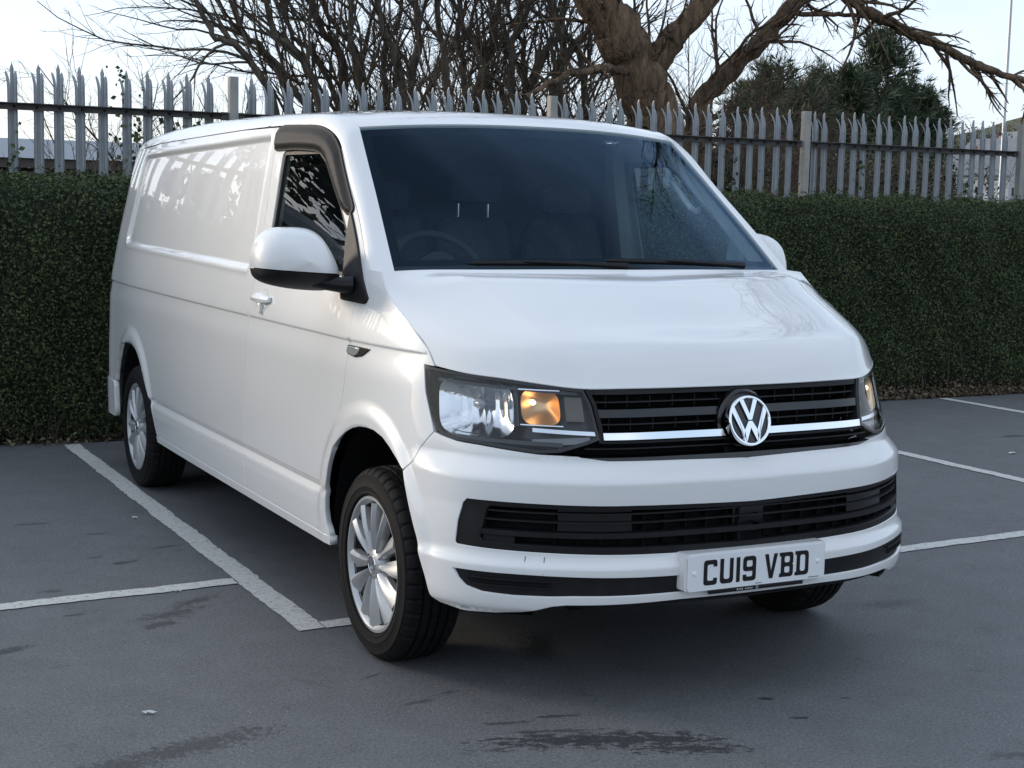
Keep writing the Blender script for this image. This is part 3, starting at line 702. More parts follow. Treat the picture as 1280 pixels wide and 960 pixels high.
MB().lathe([(.094, .045), (.094, .020), (.088, .012), (.0, .012)], 40, (0, -.845, .8985), 'y').build('badge_mount', BLACKG, grille)

# ---- headlights
HL = np.array([(1.169, 1.043), (1.040, 1.034), (.848, 1.023), (.683, 1.010), (.548, 1.001), (.528, .957), (.518, .887), (.512, .851), (.554, .837), (.648, .811), (.721, .805),
      (.804, .812), (.916, .821), (1.013, .825), (1.085, .837), (1.127, .887), (1.155, .959)])
LAMPB = mat('lamp_bezel', (.035, .036, .040), .26, metal=.4)
AMBER = mat('amber_bulb', (1, .45, .08), .3, emit=(1, .66, .34), estr=2.2)
AMBREF = mat('lamp_reflector_amber', (.70, .50, .30), .36, metal=1)
REFL = mat('lamp_reflector', (.80, .81, .82), .10, metal=1)
BULB = mat('bulb_glass', (.35, .37, .40), .08, coat=.6)
def bowl(sc, zc, a, b, d0, d1, side, m, name, parent, p=3.2, nr=14, na=56, facets=0):
    F = []
    r = np.repeat(np.linspace(0, 1, nr+1), na); th = np.tile(2*np.pi*np.arange(na)/na, nr+1); c_, s_ = np.cos(th), np.sin(th)
    q = (np.abs(c_)**p+np.abs(s_)**p)**(-1/p); fl_ = .0022*np.cos(2*np.pi*(a*r*q*c_)/.042)*np.sqrt(np.clip(1-r**2, 0, 1))*(1 if facets else 0)
    V = D(sc+a*r*q*c_, zc+b*r*q*s_, d0+(d1-d0)*(1-r**2.2)+fl_, side)
    for i in range(nr):
        for k in range(na): F.append((i*na+k, i*na+(k+1) % na, (i+1)*na+(k+1) % na, (i+1)*na+k))
    return MB().add(V, F).build(name, m, parent)
for sd in (-1, 1):
    lab = None
    hs = panel('headlight', lambda s, z: D(s, z, np.full(np.size(s), .078), sd), inset(HL, .015), LAMPB, van, gx=np.arange(.5, 1.2, .05), gy=np.arange(.8, 1.05, .05), step=.03, flange=-.058, twin=sd, out_hint=fan_out, lip=.0005)
    hs['label'] = 'clear headlight lit amber beside the dark grille'
    panel('lens', SD[sd], inset(HL, .0015), GLASS_HL, hs, gx=np.arange(.5, 1.2, .03), gy=np.arange(.8, 1.05, .03), step=.02, flange=0, twin=sd, out_hint=fan_out, off=-.001)
    panel('lens_rim', SD[sd], inset(HL, .001), BLACKG, hs, holes=[inset(HL, .0095)], step=.015, flange=.012, twin=sd, out_hint=fan_out, off=.0008)
    bowl(.945, .926, .150, .086, .008, .068, sd, REFL, 'reflector', hs, p=4.2, facets=11)
    bowl(.705, .940, .066, .052, .010, .062, sd, AMBREF, 'indicator_reflector', hs, p=3.6)
    c = D(.940, .935, .045, sd)[0]; MB().lathe([(.0, -.022), (.012, -.018), (.017, 0), (.014, .02), (.0, .026)], 16, c, 'y').build('bulb', BULB, hs)
    c = D(.735, .952, .030, sd)[0]; MB().lathe([(.0, -.012), (.006, -.009), (.009, 0), (.008, .012), (.0, .014)], 14, c, 'y').build('indicator_bulb', AMBER, hs)
    sweep('lamp_facet', .900, .972, .030, .05, .556, .622, mat('lamp_facet_grey', (.13, .115, .095), .35, metal=.5), hs, both=False, side=sd, n=5); sweep('lamp_frame', .991, .9945, .006, .02, .632, .775, REFL, hs, both=False, side=sd, n=5); sweep('lamp_frame', .886, .8895, .006, .02, .632, .775, REFL, hs, both=False, side=sd, n=5)
    sweep('light_guide', .862, .874, .004, .03, .525, .735, mat('lamp_chrome', (.75, .78, .82), .12, metal=.9), hs, both=False, side=sd, zs=.006, n=10)
    sweep('lower_diffuser', .838, .857, .012, .03, .545, .74, mat('ribbed_diffuser', (.16, .17, .18), .25, coat=.4), hs, both=False, side=sd, zs=-.012, n=10)
    sweep('lamp_brow', .980, .990, .012, .06, .57, 1.10, LAMPB, hs, both=False, side=sd, zs=.018, n=14)
    sweep('lamp_divider', .88, 1.0, .025, .06, .785, .800, mat('lamp_grey', (.06, .062, .066), .4), hs, both=False, side=sd, n=4)
    sweep('lamp_floor', .826, .838, .006, .06, .64, 1.08, BLACKG, hs, both=False, side=sd, zs=.006, n=12)

# ---- wings, doors, load sides
FEND = np.array([(1.1735, 1.0465), (1.1105, 1.0435), (1.1465, 1.091), (1.212, 1.126), (1.275, 1.157), (1.365, 1.194), (1.450, 1.230), (1.529, 1.281), (1.576, 1.3185), (1.733, 1.3225),
        (1.648, 1.232), (1.664, 1.2125), (1.762, 1.203), (1.7425, 1.065), (1.7735, .922), (1.809, .819), (1.853, .691), (1.80, .727), (1.741, .760), (1.68, .783), (1.624, .796), (1.555, .803), (1.491, .803),
        (1.42, .790), (1.355, .764), (1.30, .736), (1.257, .708), (1.209, .744), (1.187, .782), (1.152, .813), (1.1175, .842), (1.131, .887), (1.160, .959)])
DOOR_R = [(2.935, .352), (2.945, .50), (2.925, .79), (2.887, 1.083), (2.868, 1.258), (2.874, 1.552), (2.897, 1.80), (2.905, 1.849)]
DOOR = np.array([(1.768, 1.203), (1.7475, 1.065), (1.7785, .922), (1.814, .819), (1.858, .687), (1.905, .615), (1.948, .525), (1.960, .44), (1.958, .395), (1.937, .352)]+DOOR_R+
        [(2.72, 1.848), (2.522, 1.840), (2.366, 1.806), (2.246, 1.747), (2.128, 1.645), (2.003, 1.541), (1.870, 1.432), (1.740, 1.324), (1.653, 1.232), (1.668, 1.2165)])
WIN = round_poly([(2.775, 1.288), (2.797, 1.752), (2.45, 1.752), (2.34, 1.70), (2.13, 1.545), (1.80, 1.288)], [.03, .03, .05, .08, .1, .03])
ARCH_RR = [(4.462, .352), (4.515, .42), (4.565, .50), (4.62, .575), (4.69, .645), (4.78, .705), (4.88, .745), (5.0, .770), (5.12, .773), (5.24, .752), (5.34, .705), (5.42, .640), (5.475, .56), (5.492, .517)]
CANT = [(1.700, 1.296), (1.736, 1.327), (1.866, 1.437), (1.999, 1.546), (2.128, 1.651), (2.243, 1.752), (2.362, 1.811), (2.52, 1.846), (2.70, 1.853), (2.90, 1.856), (3.4, 1.856), (4.1, 1.848), (4.9, 1.838), (5.4, 1.822), (5.65, 1.806), (5.80, 1.798), (5.92, 1.793), (6.1, 1.79), (SEND-.3, 1.79), (SEND, 1.79)]
DG = 5.990
SIDEP = np.array([(s_+.0075, z_) for s_, z_ in DOOR_R[::-1]]+[]+[(2.9425, .352)]+ARCH_RR+[(DG, .517), (DG, 1.786), (5.92, 1.789), (5.80, 1.794), (5.65, 1.804), (5.4, 1.818), (4.9, 1.834), (4.1, 1.844), (3.4, 1.852)])
SIDEP = np.array([SIDEP[i] for i in range(len(SIDEP)) if i == 0 or np.linalg.norm(SIDEP[i]-SIDEP[i-1]) > .002])
EXF, EXR = arch_pts(*ARCH_F), arch_pts(*ARCH_R)
for sd in (-1, 1):
    w = 'driver' if sd < 0 else 'passenger'
    panel('front_wing', SD[sd], FEND, PAINT, van, gx=GS, gy=GZ, step=.012, extra=EXF, flange=.022, twin=sd, out_hint=fan_out)
    dr = panel('door', SD[sd], DOOR, PAINT, van, holes=[WIN], gx=GS, gy=GZ, step=.014, extra=EXF, flange=.022, twin=sd, out_hint=fan_out)
    if sd < 0:      # flat-curved pane: quadratic fit to the flank
        gq = np.stack(np.meshgrid(np.linspace(1.75, 2.85, 20), np.linspace(1.27, 1.77, 14), indexing='ij'), -1).reshape(-1, 2); bas = lambda a_, b_: np.stack([1+0*a_, a_, b_, a_*b_, a_*a_, b_*b_], 1)
        cf = np.linalg.lstsq(bas(gq[:, 0], gq[:, 1]), _base(gq[:, 0], gq[:, 1]), rcond=None)[0]
    pane = lambda a_, b_: np.concatenate([(bas(np.atleast_1d(a_), np.atleast_1d(b_))@cf)*[sd, 1], np.atleast_1d(b_)[:, None]], 1)
    panel('window_glass', pane, inset(WIN, -.012), GLASS_SD, dr, gx=np.arange(1.7, 2.8, .06), gy=np.arange(1.25, 1.8, .06), step=.04, flange=0, twin=sd, out_hint=fan_out, off=-.016)
    panel('window_seal', SD[sd], inset(WIN, -.003), BLACKP, dr, holes=[inset(WIN, .016)], step=.03, flange=.012, twin=sd, out_hint=fan_out, off=-.006)
    panel('side_panel', SD[sd], SIDEP, PAINT, van, gx=RS, gy=RZ, step=.014, extra=EXR, flange=.022, twin=sd, out_hint=fan_out)
    panel('sill', SD[sd], np.array([(1.932, .318), (4.452, .318), (4.462, .348), (1.932, .348)]), PAINT, van, gx=np.arange(2, 4.45, .1), gy=[.325, .333, .340], step=.05, flange=.03, twin=sd, out_hint=fan_out, off=.003)
    # handle: pull bar over a cup with lock barrel
    fn = lambda y, z, d: D(y+SY, z, -d, sd)[0]
    cup = MB(); V = []; F = []
    for i in range(7):
        r = i/6
        for k in range(24):
            th = 2*math.pi*k/24; V.append(fn(1.145+.062*r*math.cos(th), 1.150+.052*r*math.sin(th)*(1.0 if math.sin(th) > 0 else .95), .0012-.012*(1-r**2)*(1 if r < 1 else 0)+(.0035 if i == 5 else 0)))
    F = [(i*24+k, i*24+(k+1) % 24, (i+1)*24+(k+1) % 24, (i+1)*24+k) for i in range(6) for k in range(24)]
    hd = cup.add(V, F).build('door_handle', PAINT, dr)
    bar = MB(); sec = [(-.016, .0), (-.019, .012), (-.014, .024), (0, .030), (.014, .024), (.019, .012), (.016, .0)]
    ys = np.linspace(1.045, 1.265, 12); P = []
    for i, yy in enumerate(ys):
        k = math.sin(math.pi*(i+.6)/(len(ys)+.2)); k = max(.35, k**.35)
        P.append([fn(yy, 1.160+q*k, h*k+.002) for q, h in sec])
    P = np.array(P); bar.grid(P); bar.f += [tuple(range(len(sec)))[::-1], tuple((len(ys)-1)*len(sec)+j for j in range(len(sec)))]
    bar.build('handle_grip', PAINT, dr)
    lk = MB(); lk.prism(round_poly([(1.125, 1.135), (1.160, 1.135), (1.152, 1.100), (1.133, 1.100)], .008), lambda u, v, d: fn(u, v, d), -.002, .014); lk.build('lock_cover', PAINT, dr)
    # mirror sail plate, arm, housing
    sail = np.array([(2.010, 1.512), (1.995, 1.50), (1.735, 1.285), (1.649, 1.226), (1.658, 1.214), (1.678, 1.209), (1.877, 1.211), (1.895, 1.232), (1.93, 1.32), (1.985, 1.42)])
    mr = panel('mirror', SD[sd], sail, BLACKP, van, gx=np.arange(1.64, 1.91, .03), gy=np.arange(1.21, 1.5, .03), step=.02, flange=.02, twin=sd, out_hint=fan_out, off=.010, lip=.003)
    mr['label'] = 'white capped door mirror on black arm'
    arm = MB(); arm.tube([(sd*x, y, z) for x, y, z in ((.905, .235, 1.262), (.945, .25, 1.262), (.985, .27, 1.27), (1.03, .29, 1.285))], [.052, .044, .040, .045], 12); 
    for i in range(len(arm.v)):
        x, y, z = arm.v[i]; arm.v[i] = (x, y, 1.268+(z-1.268)*.62)
    arm.build('mirror_arm', BLACKP, mr)
    # housing: superellipsoid shell; front shell white, lower front black, glass at the back
    out = np.array([(-1.232, 1.325), (-1.222, 1.400), (-1.175, 1.453), (-1.10, 1.462), (-1.02, 1.456), (-.965, 1.400), (-.918, 1.300), (-.930, 1.236), (-1.10, 1.243), (-1.215, 1.272)])
    for _ in range(4): out = np.stack([out*.75+np.roll(out, -1, 0)*.25, out*.25+np.roll(out, -1, 0)*.75], 1).reshape(-1, 2)
    cxz = np.array([-1.075, 1.345]); n = len(out)
    fold = 0 if sd < 0 else math.radians(80)
    def place(p):
        """driver-side housing coordinates -> world; the passenger mirror is folded back"""
        x, y, z = p
        dx, dy = -x-.955, y-.335; c_, s_ = math.cos(fold), math.sin(fold); hx = .955 if sd < 0 else .938
        return np.array([sd*(hx+dx*c_-dy*s_), .335+dx*s_+dy*c_, z])
    def shell(r, k, dy=0.):
        q = cxz+(out[k]-cxz)*r
        return place((q[0], .345-(.115*(1-r**3.0)**.5 if r < 1 else 0)-.03*(1-r)+dy, q[1]))
    rs = [0.001, .08, .16, .24, .32, .40, .48, .55, .62, .68, .735, .785, .83, .868, .90, .928, .952, .971, .985, .994, 1.0]
    V = [shell(r, k) for r in rs for k in range(n)]+[shell(1.0, k, .045) for k in range(n)]
    FF = [(i*n+k, i*n+(k+1) % n, (i+1)*n+(k+1) % n, (i+1)*n+k) for i in range(len(rs)) for k in range(n)]
    p0 = place((-1.22, .30, 1.318)); p1 = place((-.93, .30, 1.300)); p2 = place((-1.22, .20, 1.318)); cut = np.cross(p1-p0, p2-p0); cut = cut/np.linalg.norm(cut); cut = cut if cut[2] > 0 else -cut
    for nm_, m_, keep in (('mirror_cap', PAINT, 1), ('mirror_lower_shell', BLACKP, -1)):
        bm = bmesh.new(); vv_ = [bm.verts.new(tuple(p)) for p in V]
        for f in FF:
            try: bm.faces.new([vv_[q_] for q_ in f])
            except ValueError: pass
        bmesh.ops.remove_doubles(bm, verts=bm.verts, dist=1e-4)
        bmesh.ops.bisect_plane(bm, geom=list(bm.verts)+list(bm.edges)+list(bm.faces), plane_co=tuple(p0+cut*.0015*keep), plane_no=tuple(cut), clear_outer=keep < 0, clear_inner=keep > 0)
        bmesh.ops.recalc_face_normals(bm, faces=bm.faces); me = bpy.data.meshes.new(nm_); bm.to_mesh(me); bm.free(); mk_finish(me, m_, True, None, 75); link(bpy.data.objects.new(nm_, me), mr)
    g = MB(); g.add([shell(.985, k, .030) for k in range(n)], [tuple(range(n))]); g.build('mirror_glass', mat('mirror_silver', (.8, .82, .84), .03, metal=1), mr, smooth=False)
    # wind deflector over the door window
    VZ = np.array([(2.883, 1.760), (2.905, 1.79), (2.912, 1.824), (2.885, 1.850), (2.834, 1.857), (2.68, 1.853), (2.522, 1.845), (2.44, 1.831), (2.366, 1.811), (2.305, 1.783), (2.246, 1.748), (2.16, 1.672), (2.085, 1.606), (2.006, 1.540), (1.998, 1.525), (2.009, 1.507), (2.04, 1.507), (2.112, 1.534),
        (2.20, 1.593), (2.291, 1.659), (2.36, 1.708), (2.415, 1.733), (2.48, 1.745), (2.587, 1.751), (2.68, 1.754), (2.80, 1.753), (2.86, 1.753)])
    def vfn(s, z, sd=sd):
        d = sd_poly(np.asarray(s), np.asarray(z), VZ); up = sst(1.74, 1.85, z)*sst(2.2, 2.5, s)
        return D(s, z, -(.008+.016*sst(0, .035, -d)*(1-.6*up)), sd)
    ex = np.concatenate([resample(inset(VZ, q_), .010) for q_ in (.004, .008, .012, .017, .022, .027)]+[np.zeros((0, 2))])
    ex = ex[sd_poly(ex[:, 0], ex[:, 1], VZ) < -.0025]
    panel('wind_deflector', vfn, VZ, VISOR, dr, gx=np.arange(1.98, 2.92, .02), gy=np.arange(1.5, 1.86, .010), step=.008, extra=ex, flange=.018, twin=sd, out_hint=fan_out, lip=.0015)
    # side repeater
    rp = np.array([(1.752, 1.0605), (1.755, 1.036), (1.745, 1.031), (1.690, 1.026), (1.64, 1.034), (1.586, 1.0605)])
    sr = panel('side_repeater', SD[sd], rp, BLACKG, van, gx=(), gy=(), step=.02, flange=.01, twin=sd, out_hint=fan_out, off=.006, lip=.002)
    panel('repeater_lens', SD[sd], np.array([(1.748, 1.056), (1.751, 1.038), (1.742, 1.034), (1.692, 1.030), (1.668, 1.040), (1.66, 1.056)]), mat('clear_repeater', (.62, .63, .64), .10, metal=.5, coat=1), sr, step=.02, flange=.006, twin=sd, out_hint=fan_out, off=.0095, lip=.002)
# ---- rear: tailgate, rear bumper, lamps
tg = panel('tailgate', SD[-1], np.array([(DG+.006, .525), (SEND, .525), (SEND, 1.786), (DG+.006, 1.786)]), PAINT, van, gx=np.arange(6.0, SEND, .06), gy=np.arange(.54, 1.78, .05), step=.05, flange=.02, out_hint=fan_out, seam=lambda u, v: u > SEND-1e-5, both=True)
panel('tailgate_glass', SD[-1], np.array([(6.13, 1.22), (SEND, 1.22), (SEND, 1.68), (6.17, 1.68)]), BLACKG, tg, gx=np.arange(6.2, SEND, .1), gy=np.arange(1.3, 1.65, .1), step=.05, flange=.004, out_hint=fan_out, off=.003, seam=lambda u, v: u > SEND-1e-5, both=True)
panel('rear_bumper', SD[-1], np.array([(5.500, .335), (5.505, .505), (5.53, .512), (SEND, .512), (SEND, .31), (5.53, .31)]), PAINT, van, gx=np.arange(5.52, SEND, .05), gy=np.arange(.32, .51, .03), step=.03, flange=.03, out_hint=fan_out, off=.008, seam=lambda u, v: u > SEND-1e-5, both=True)
for sd in (-1, 1):
    panel('tail_light', SD[sd], np.array([(5.86, .92), (5.975, .92), (5.975, 1.26), (5.88, 1.26)]), mat('red_lens', (.35, .01, .01), .12, coat=1), van, step=.03, flange=.01, twin=sd, out_hint=fan_out, off=.006, lip=.002)

# ---- cant rail and windscreen pillars: rolled strip between flank and roof or glass
def cant_rows(side, nt=150, nc=14):
    cp = np.array(CANT); roofin = [(.74, 1), (.86, 1), (1.05, 1), (1.3, 1), (1.83, 1), (2.53, 1), (3.33, 1), (3.83, 1), (4.05, 1), (RV1, 1), (RV1, .9), (RV1, .72), (RV1, .35), (RV1, 0)]
    inn = [_we(np.array([t]))[0] for t in (-.06, 0., .25, .5, .72, .93)]+[roof([u], [v])[0] for v, u in roofin]; inn = np.array(inn)
    key = np.linspace(0, 1, len(cp)); fo = ncs(key, cp); fi = ncs(key, inn)
    t = np.linspace(0, 1, nt); o = fo(t); o[:, 0] = np.clip(o[:, 0], 0, SEND); A = S(o[:, 0], o[:, 1], -1); B = fi(t)*np.array([-1, 1, 1])
    TA = np.gradient(A, axis=0); TB = np.gradient(B, axis=0)
    nA = surf_normal(SD[-1], o[:, 0], o[:, 1]); nA = np.where((np.sum(nA*fan_out(A.copy()), 1) < 0)[:, None], -nA, nA)
    dirA = np.cross(nA, TA); dirA /= np.linalg.norm(dirA, axis=1)[:, None]; dirA = np.where((np.sum(dirA*(B-A), 1) < 0)[:, None], -dirA, dirA)
    # inner plane normal: glass in front, roof behind, blended
    nw = np.array([-.18, -.55, .81]); nr_ = np.array([-.12, 0, .99]); nb = np.array([0, .25, .97])
    k1 = sst(.20, .34, t)[:, None]; k2 = sst(.74, .86, t)[:, None]; nB = (nw*(1-k1)+nr_*k1)*(1-k2)+nb*k2; nB /= np.linalg.norm(nB, axis=1)[:, None]
    dirB = np.cross(nB, TB); dirB /= np.linalg.norm(dirB, axis=1)[:, None]; dirB = np.where((np.sum(dirB*(A-B), 1) < 0)[:, None], -dirB, dirB)
    L = np.linalg.norm(B-A, axis=1)[:, None]; q = np.linspace(0, 1, nc)[None, :, None]
    P0, P1, P2, P3 = A[:, None], (A+dirA*L*.42)[:, None], (B+dirB*L*.42)[:, None], B[:, None]
    P = (1-q)**3*P0+3*q*(1-q)**2*P1+3*q*q*(1-q)*P2+q**3*P3
    if side > 0: P = P*np.array([-1, 1, 1])
    return P
CR = {sd: cant_rows(sd) for sd in (-1, 1)}
for sd in (-1, 1):
    P = CR[sd]; mb = MB().grid(P)
    edge = P[:, 0]; inw = edge.copy(); inw[:, 0] *= .975; inw[:, 2] += .004; mb.grid(np.stack([edge+[0, 0, 0], inw], 1))
    e2 = P[:, -1]; dn = e2.copy(); dn[:, 2] -= .03; mb.grid(np.stack([e2, dn], 1))
    ob = mb.build('roof_rail', PAINT, van, sharp=50)
# roof skin
uu = np.linspace(-1, 1, 41); vv = np.concatenate([np.linspace(RV0, 1.2, 18), np.linspace(1.3, 3.9, 30), np.linspace(3.95, RV1, 8)])
U, Vv = np.meshgrid(uu, vv, indexing='ij'); RP = roof(U.ravel(), Vv.ravel()).reshape(41, len(vv), 3)
rm = MB().grid(RP); fr = RP[:, 0]; dn = fr-np.array([0, -.02, .03]); rm.grid(np.stack([fr, dn], 1)); roof_o = rm.build('roof', PAINT, van, sharp=60)
# windscreen
wu = np.linspace(-1, 1, 41); wv = np.linspace(0, 1, 21); U, Vv = np.meshgrid(wu, wv, indexing='ij'); WP = windscreen(U.ravel(), Vv.ravel()).reshape(41, 21, 3)
WP = WP-np.array([0, -.004, .006]); ws = MB().grid(WP).build('windscreen', GLASS_WS, van)
fr = np.array(round_poly([(-.999, .0), (.999, .0), (.999, .999), (-.999, .999)], .01, 2)); fin = round_poly([(-.955, .085), (.955, .085), (.948, .945), (-.948, .945)], .03, 4)
panel('windscreen_frit', lambda u, v: windscreen(u, v)-np.array([0, -.010, .012]), fr, FRIT, ws, holes=[fin], gx=(), gy=(), step=.03, flange=0, out_hint=lambda P: P*0+np.array([0, -.5, .8]))
# cowl below the glass
mb = MB(); uu = np.linspace(-1, 1, 31); g0 = windscreen(uu, 0*uu+.05)+np.array([0, 0, -.012]); h0 = hood(uu, 0*uu+.985, 1)-np.array([0, -.01, .05]); mb.grid(np.stack([h0-[0, 0, .05], h0, g0], 1)); mb.build('cowl', BLACKP, van)
# wipers
def wiper(a, b, pivot, name='wiper'):
    """blade from a to b (u,v on glass), arm from pivot"""
    W = lambda u, v, h: windscreen([u], [v])[0]+h*np.array([0, -.55, .83])
    n = 14; pts = [W(a[0]+(b[0]-a[0])*i/(n-1), a[1]+(b[1]-a[1])*i/(n-1), .016) for i in range(n)]
    w = MB().tube(pts, [.004]+[.010]*(n-2)+[.004], 6).build(name, BLACKP, van)
    mid = [W(pivot[0]+(a[0]*.45+b[0]*.55-pivot[0])*i/6, pivot[1]+((a[1]+b[1])/2-pivot[1])*i/6, .03-.006*i/6) for i in range(7)]
    MB().tube(mid, [.014, .012, .010, .009, .008, .008, .006], 6).build('wiper_arm', BLACKP, w)
    return w
# ---- bonnet
hu = np.concatenate([np.linspace(0, .9, 46), np.linspace(.915, 1, 10)]); hv = np.concatenate([np.linspace(0, .14, 16), np.linspace(.17, 1, 34)])
hu = np.concatenate([-hu[:0:-1], hu]); U, Vv = np.meshgrid(hu, hv, indexing='ij'); a, b = U.shape
us = U.ravel(); vs_ = Vv.ravel()
HP = hood(us, vs_, 1); HP0 = HP.copy()
nn = np.zeros_like(HP); e = 1.5e-3
du = hood(us+e, vs_, 1)-hood(us-e, vs_, 1); dv = hood(us, vs_+e, 1)-hood(us, vs_-e, 1)
nn = np.cross(du, dv); nn /= np.linalg.norm(nn, axis=1)[:, None]; nn[nn[:, 2] < 0] *= -1
F = [(i*b+j, (i+1)*b+j, (i+1)*b+j+1, i*b+j+1) for i in range(a-1) for j in range(b-1)]
Vl = list(HP); Nl = list(nn)
per = [(0, j) for j in range(b)]+[(i, b-1) for i in range(1, a)]+[(a-1, j) for j in range(b-2, -1, -1)]+[(i, 0) for i in range(a-2, 0, -1)]
pi_ = [i*b+j for i, j in per]; pl = HP[pi_]; nl = nn[pi_]; tg_ = np.roll(pl, -1, 0)-np.roll(pl, 1, 0); tg_ /= np.linalg.norm(tg_, axis=1)[:, None]
oo = np.cross(tg_, nl); cen = np.array([0, -.38, 1.2]); oo = np.where((np.sum(oo*(pl-cen), 1) < 0)[:, None], -oo, oo)
b1 = len(Vl); Vl += list(pl+oo*.0015-nl*.003); Nl += list((oo*.8+nl*.6)); b2 = len(Vl); Vl += list(pl-oo*.001-nl*.011); Nl += list(oo)
k = len(pi_)
for i in range(k):
    j = (i+1) % k; F += [(pi_[i], pi_[j], b1+j, b1+i), (b1+i, b1+j, b2+j, b2+i)]
Nl = np.array(Nl); Nl /= np.linalg.norm(Nl, axis=1)[:, None]
me = bpy.data.meshes.new('bonnet'); me.from_pydata([tuple(map(float, p)) for p in Vl], [], F)
bm = bmesh.new(); bm.from_mesh(me); bmesh.ops.recalc_face_normals(bm, faces=bm.faces)
if sum(f.normal.z for f in bm.faces) < 0: bmesh.ops.reverse_faces(bm, faces=bm.faces)
bm.to_mesh(me); bm.free(); mk_finish(me, PAINT, True, Nl); link(bpy.data.objects.new('bonnet', me), van)
wiper((.60, .012), (-.10, .030), (.66, -.01)); wiper((-.20, .012), (-.72, .020), (-.02, -.02))
# ---- wheels
def tyre_mesh():
    R = .3335; w = .1025; seg = 240
    prof = [(.205, -.080), (.225, -.086), (.2375, -.093), (.2400, -.1030), (.246, -.1045), (.2490, -.1030), (.262, -.1055), (.2640, -.1072), (.2685, -.1072), (.271, -.1058), (.285, -.1045), (.300, -.102), (.3035, -.1025), (.306, -.0985), (.312, -.0955), (.3205, -.088), (.3265, -.080), (.329, -.071),
            (.3305, -.062), (.3312, -.0525), (.3225, -.0505), (.3225, -.0445), (.3322, -.0425), (.3330, -.030), (.3334, -.0215), (.3245, -.0195), (.3245, -.0125), (.3335, -.0105), (.3336, .0)]
    prof = prof+[(r, -x) for r, x in prof[-2::-1]]; m = len(prof)
    V = np.zeros((seg, m, 3))
    for i in range(seg):
        th = 2*math.pi*i/seg
        for k, (r, x) in enumerate(prof):
            ax = abs(x); rr = r; ph = i % 6
            if .058 < ax < .099 and r > .310 and ph in (0,): rr -= .0065 if ax > .075 else .0075     # shoulder block gaps
            if .030 < ax < .043 and ph in (2,): rr -= .005
            if ax < .012 and ph in (4,) and r > .33: rr -= .003
            if .250 < r < .298 and False: rr += 0
            V[i, k] = (x, rr*math.sin(th), rr*math.cos(th))
    # sidewall rings and raised lettering blocks
    for i in range(seg):
        for k, (r, x) in enumerate(prof):
            if .271 < r < .290 and (i % 60) in range(8, 30) and i % 3: V[i, k, 0] += math.copysign(.0014, x)
    F = [(i*m+k, ((i+1) % seg)*m+k, ((i+1) % seg)*m+k+1, i*m+k+1) for i in range(seg) for k in range(m-1)]
    return V.reshape(-1, 3), F
_tv, _tf = tyre_mesh()
HUBZ = .3255
def wheel(x, y, side, label):
    c = np.array([x, y, HUBZ]); out = side
    hubm = MB().lathe([(.0, -.02), (.11, -.02), (.14, .01), (.19, .02), (.205, .075), (.2175, .086)], 48, (0, 0, 0), 'x')
    hubm.v = [(p[0]*out, p[1], p[2]) for p in hubm.v]
    wh = hubm.build('wheel', mat('dark_steel', (.018, .018, .019), .5, metal=.6), van); wh.location = c; wh['label'] = label
    tv = _tv.copy(); tv[:, 2] = np.where(tv[:, 2]+HUBZ < .001, .001-HUBZ+0*tv[:, 2], tv[:, 2])
    MB().add(tv, _tf).build('tyre', RUBBER, wh, sharp=28)
    # trim: outer ring, ten twisted blades in pairs, centre cap
    t = MB().lathe([(.196, .070), (.203, .083), (.212, .090), (.221, .089), (.2235, .080)], 72, (0, 0, 0), 'x')
    t.lathe([(.0, .088), (.030, .088), (.036, .085), (.050, .081), (.058, .070), (.060, .045)], 40, (0, 0, 0), 'x')
    nb = 12
    for k in range(nb):
        a = 2*math.pi*k/nb+.09; wid0, wid1 = .019, .068
        rs = np.linspace(.048, .203, 12); P = []
        for r in rs:
            q = (r-.048)/.155; w_ = wid0+(wid1-wid0)*q**1.05; tw = .10*math.sin(q*math.pi/2)*(1 if k % 2 else -1)*.35
            row = []
            for j, e in enumerate((-1, -.97, -.55, 0, .45, .93, 1)):
                hx = [.050, .0770, .0870, .0835, .0735, .0660, .046][j]+.006*math.sin(q*math.pi)-(.004 if k % 2 else 0)*q
                th = a+tw+e*w_/2/r; row.append((hx+.004*q, r*math.sin(th), r*math.cos(th)))
            P.append(row)
        t.grid(np.array(P))
    t.v = [((p[0]+.007)*out, p[1]*1.055, p[2]*1.055) for p in t.v]
    tr = t.build('wheel_trim', SILVER, wh, sharp=38)
    Rm = np.array([[0, 0, out], [-out, 0, 0], [0, 1, 0]])
    emblem('centre_badge', (out*.0965, 0, 0), .030, Rm, wh, disc=mat('badge_grey', (.10, .10, .11), .4))
    for q in range(5):
        th = 2*math.pi*q/5+.3; MB().lathe([(.0, .05), (.010, .05), (.010, .0)], 6, (0, .085*math.cos(th), .085*math.sin(th)), 'x').build('wheel_bolt', BLACKM, wh, mirror=out < 0)
    return wh
for sd, nm in ((-1, 'driver side'), (1, 'passenger side')):
    wheel(sd*.8215, 0, sd, 'front wheel with silver multi spoke trim, %s' % nm); wheel(sd*.8215, 3.40, sd, 'rear wheel with silver multi spoke trim, %s' % nm)
    for cy in (0, 3.42):
        l = MB().lathe([(.418, .30), (.418, .0)], 40, (0, 0, 0), 'x', -.12, math.pi+.12); v = np.array(l.v); v[:, 0] += .60; v[:, 2] = v[:, 2]*.985+.385; v[:, 1] += cy
        l2 = MB().add(v, l.f); l2.add([(.60, cy+.43*math.cos(a_), .385+.43*math.sin(a_)) for a_ in np.linspace(-.12, math.pi+.12, 30)], [tuple(range(30))])
        l2.build('wheel_arch_liner', BLACKM, van, mirror=sd < 0)
    MB().tube([(sd*.72, .0, .33), (sd*.35, 0, .33)], .035, 8).build('drive_shaft', BLACKM, van)
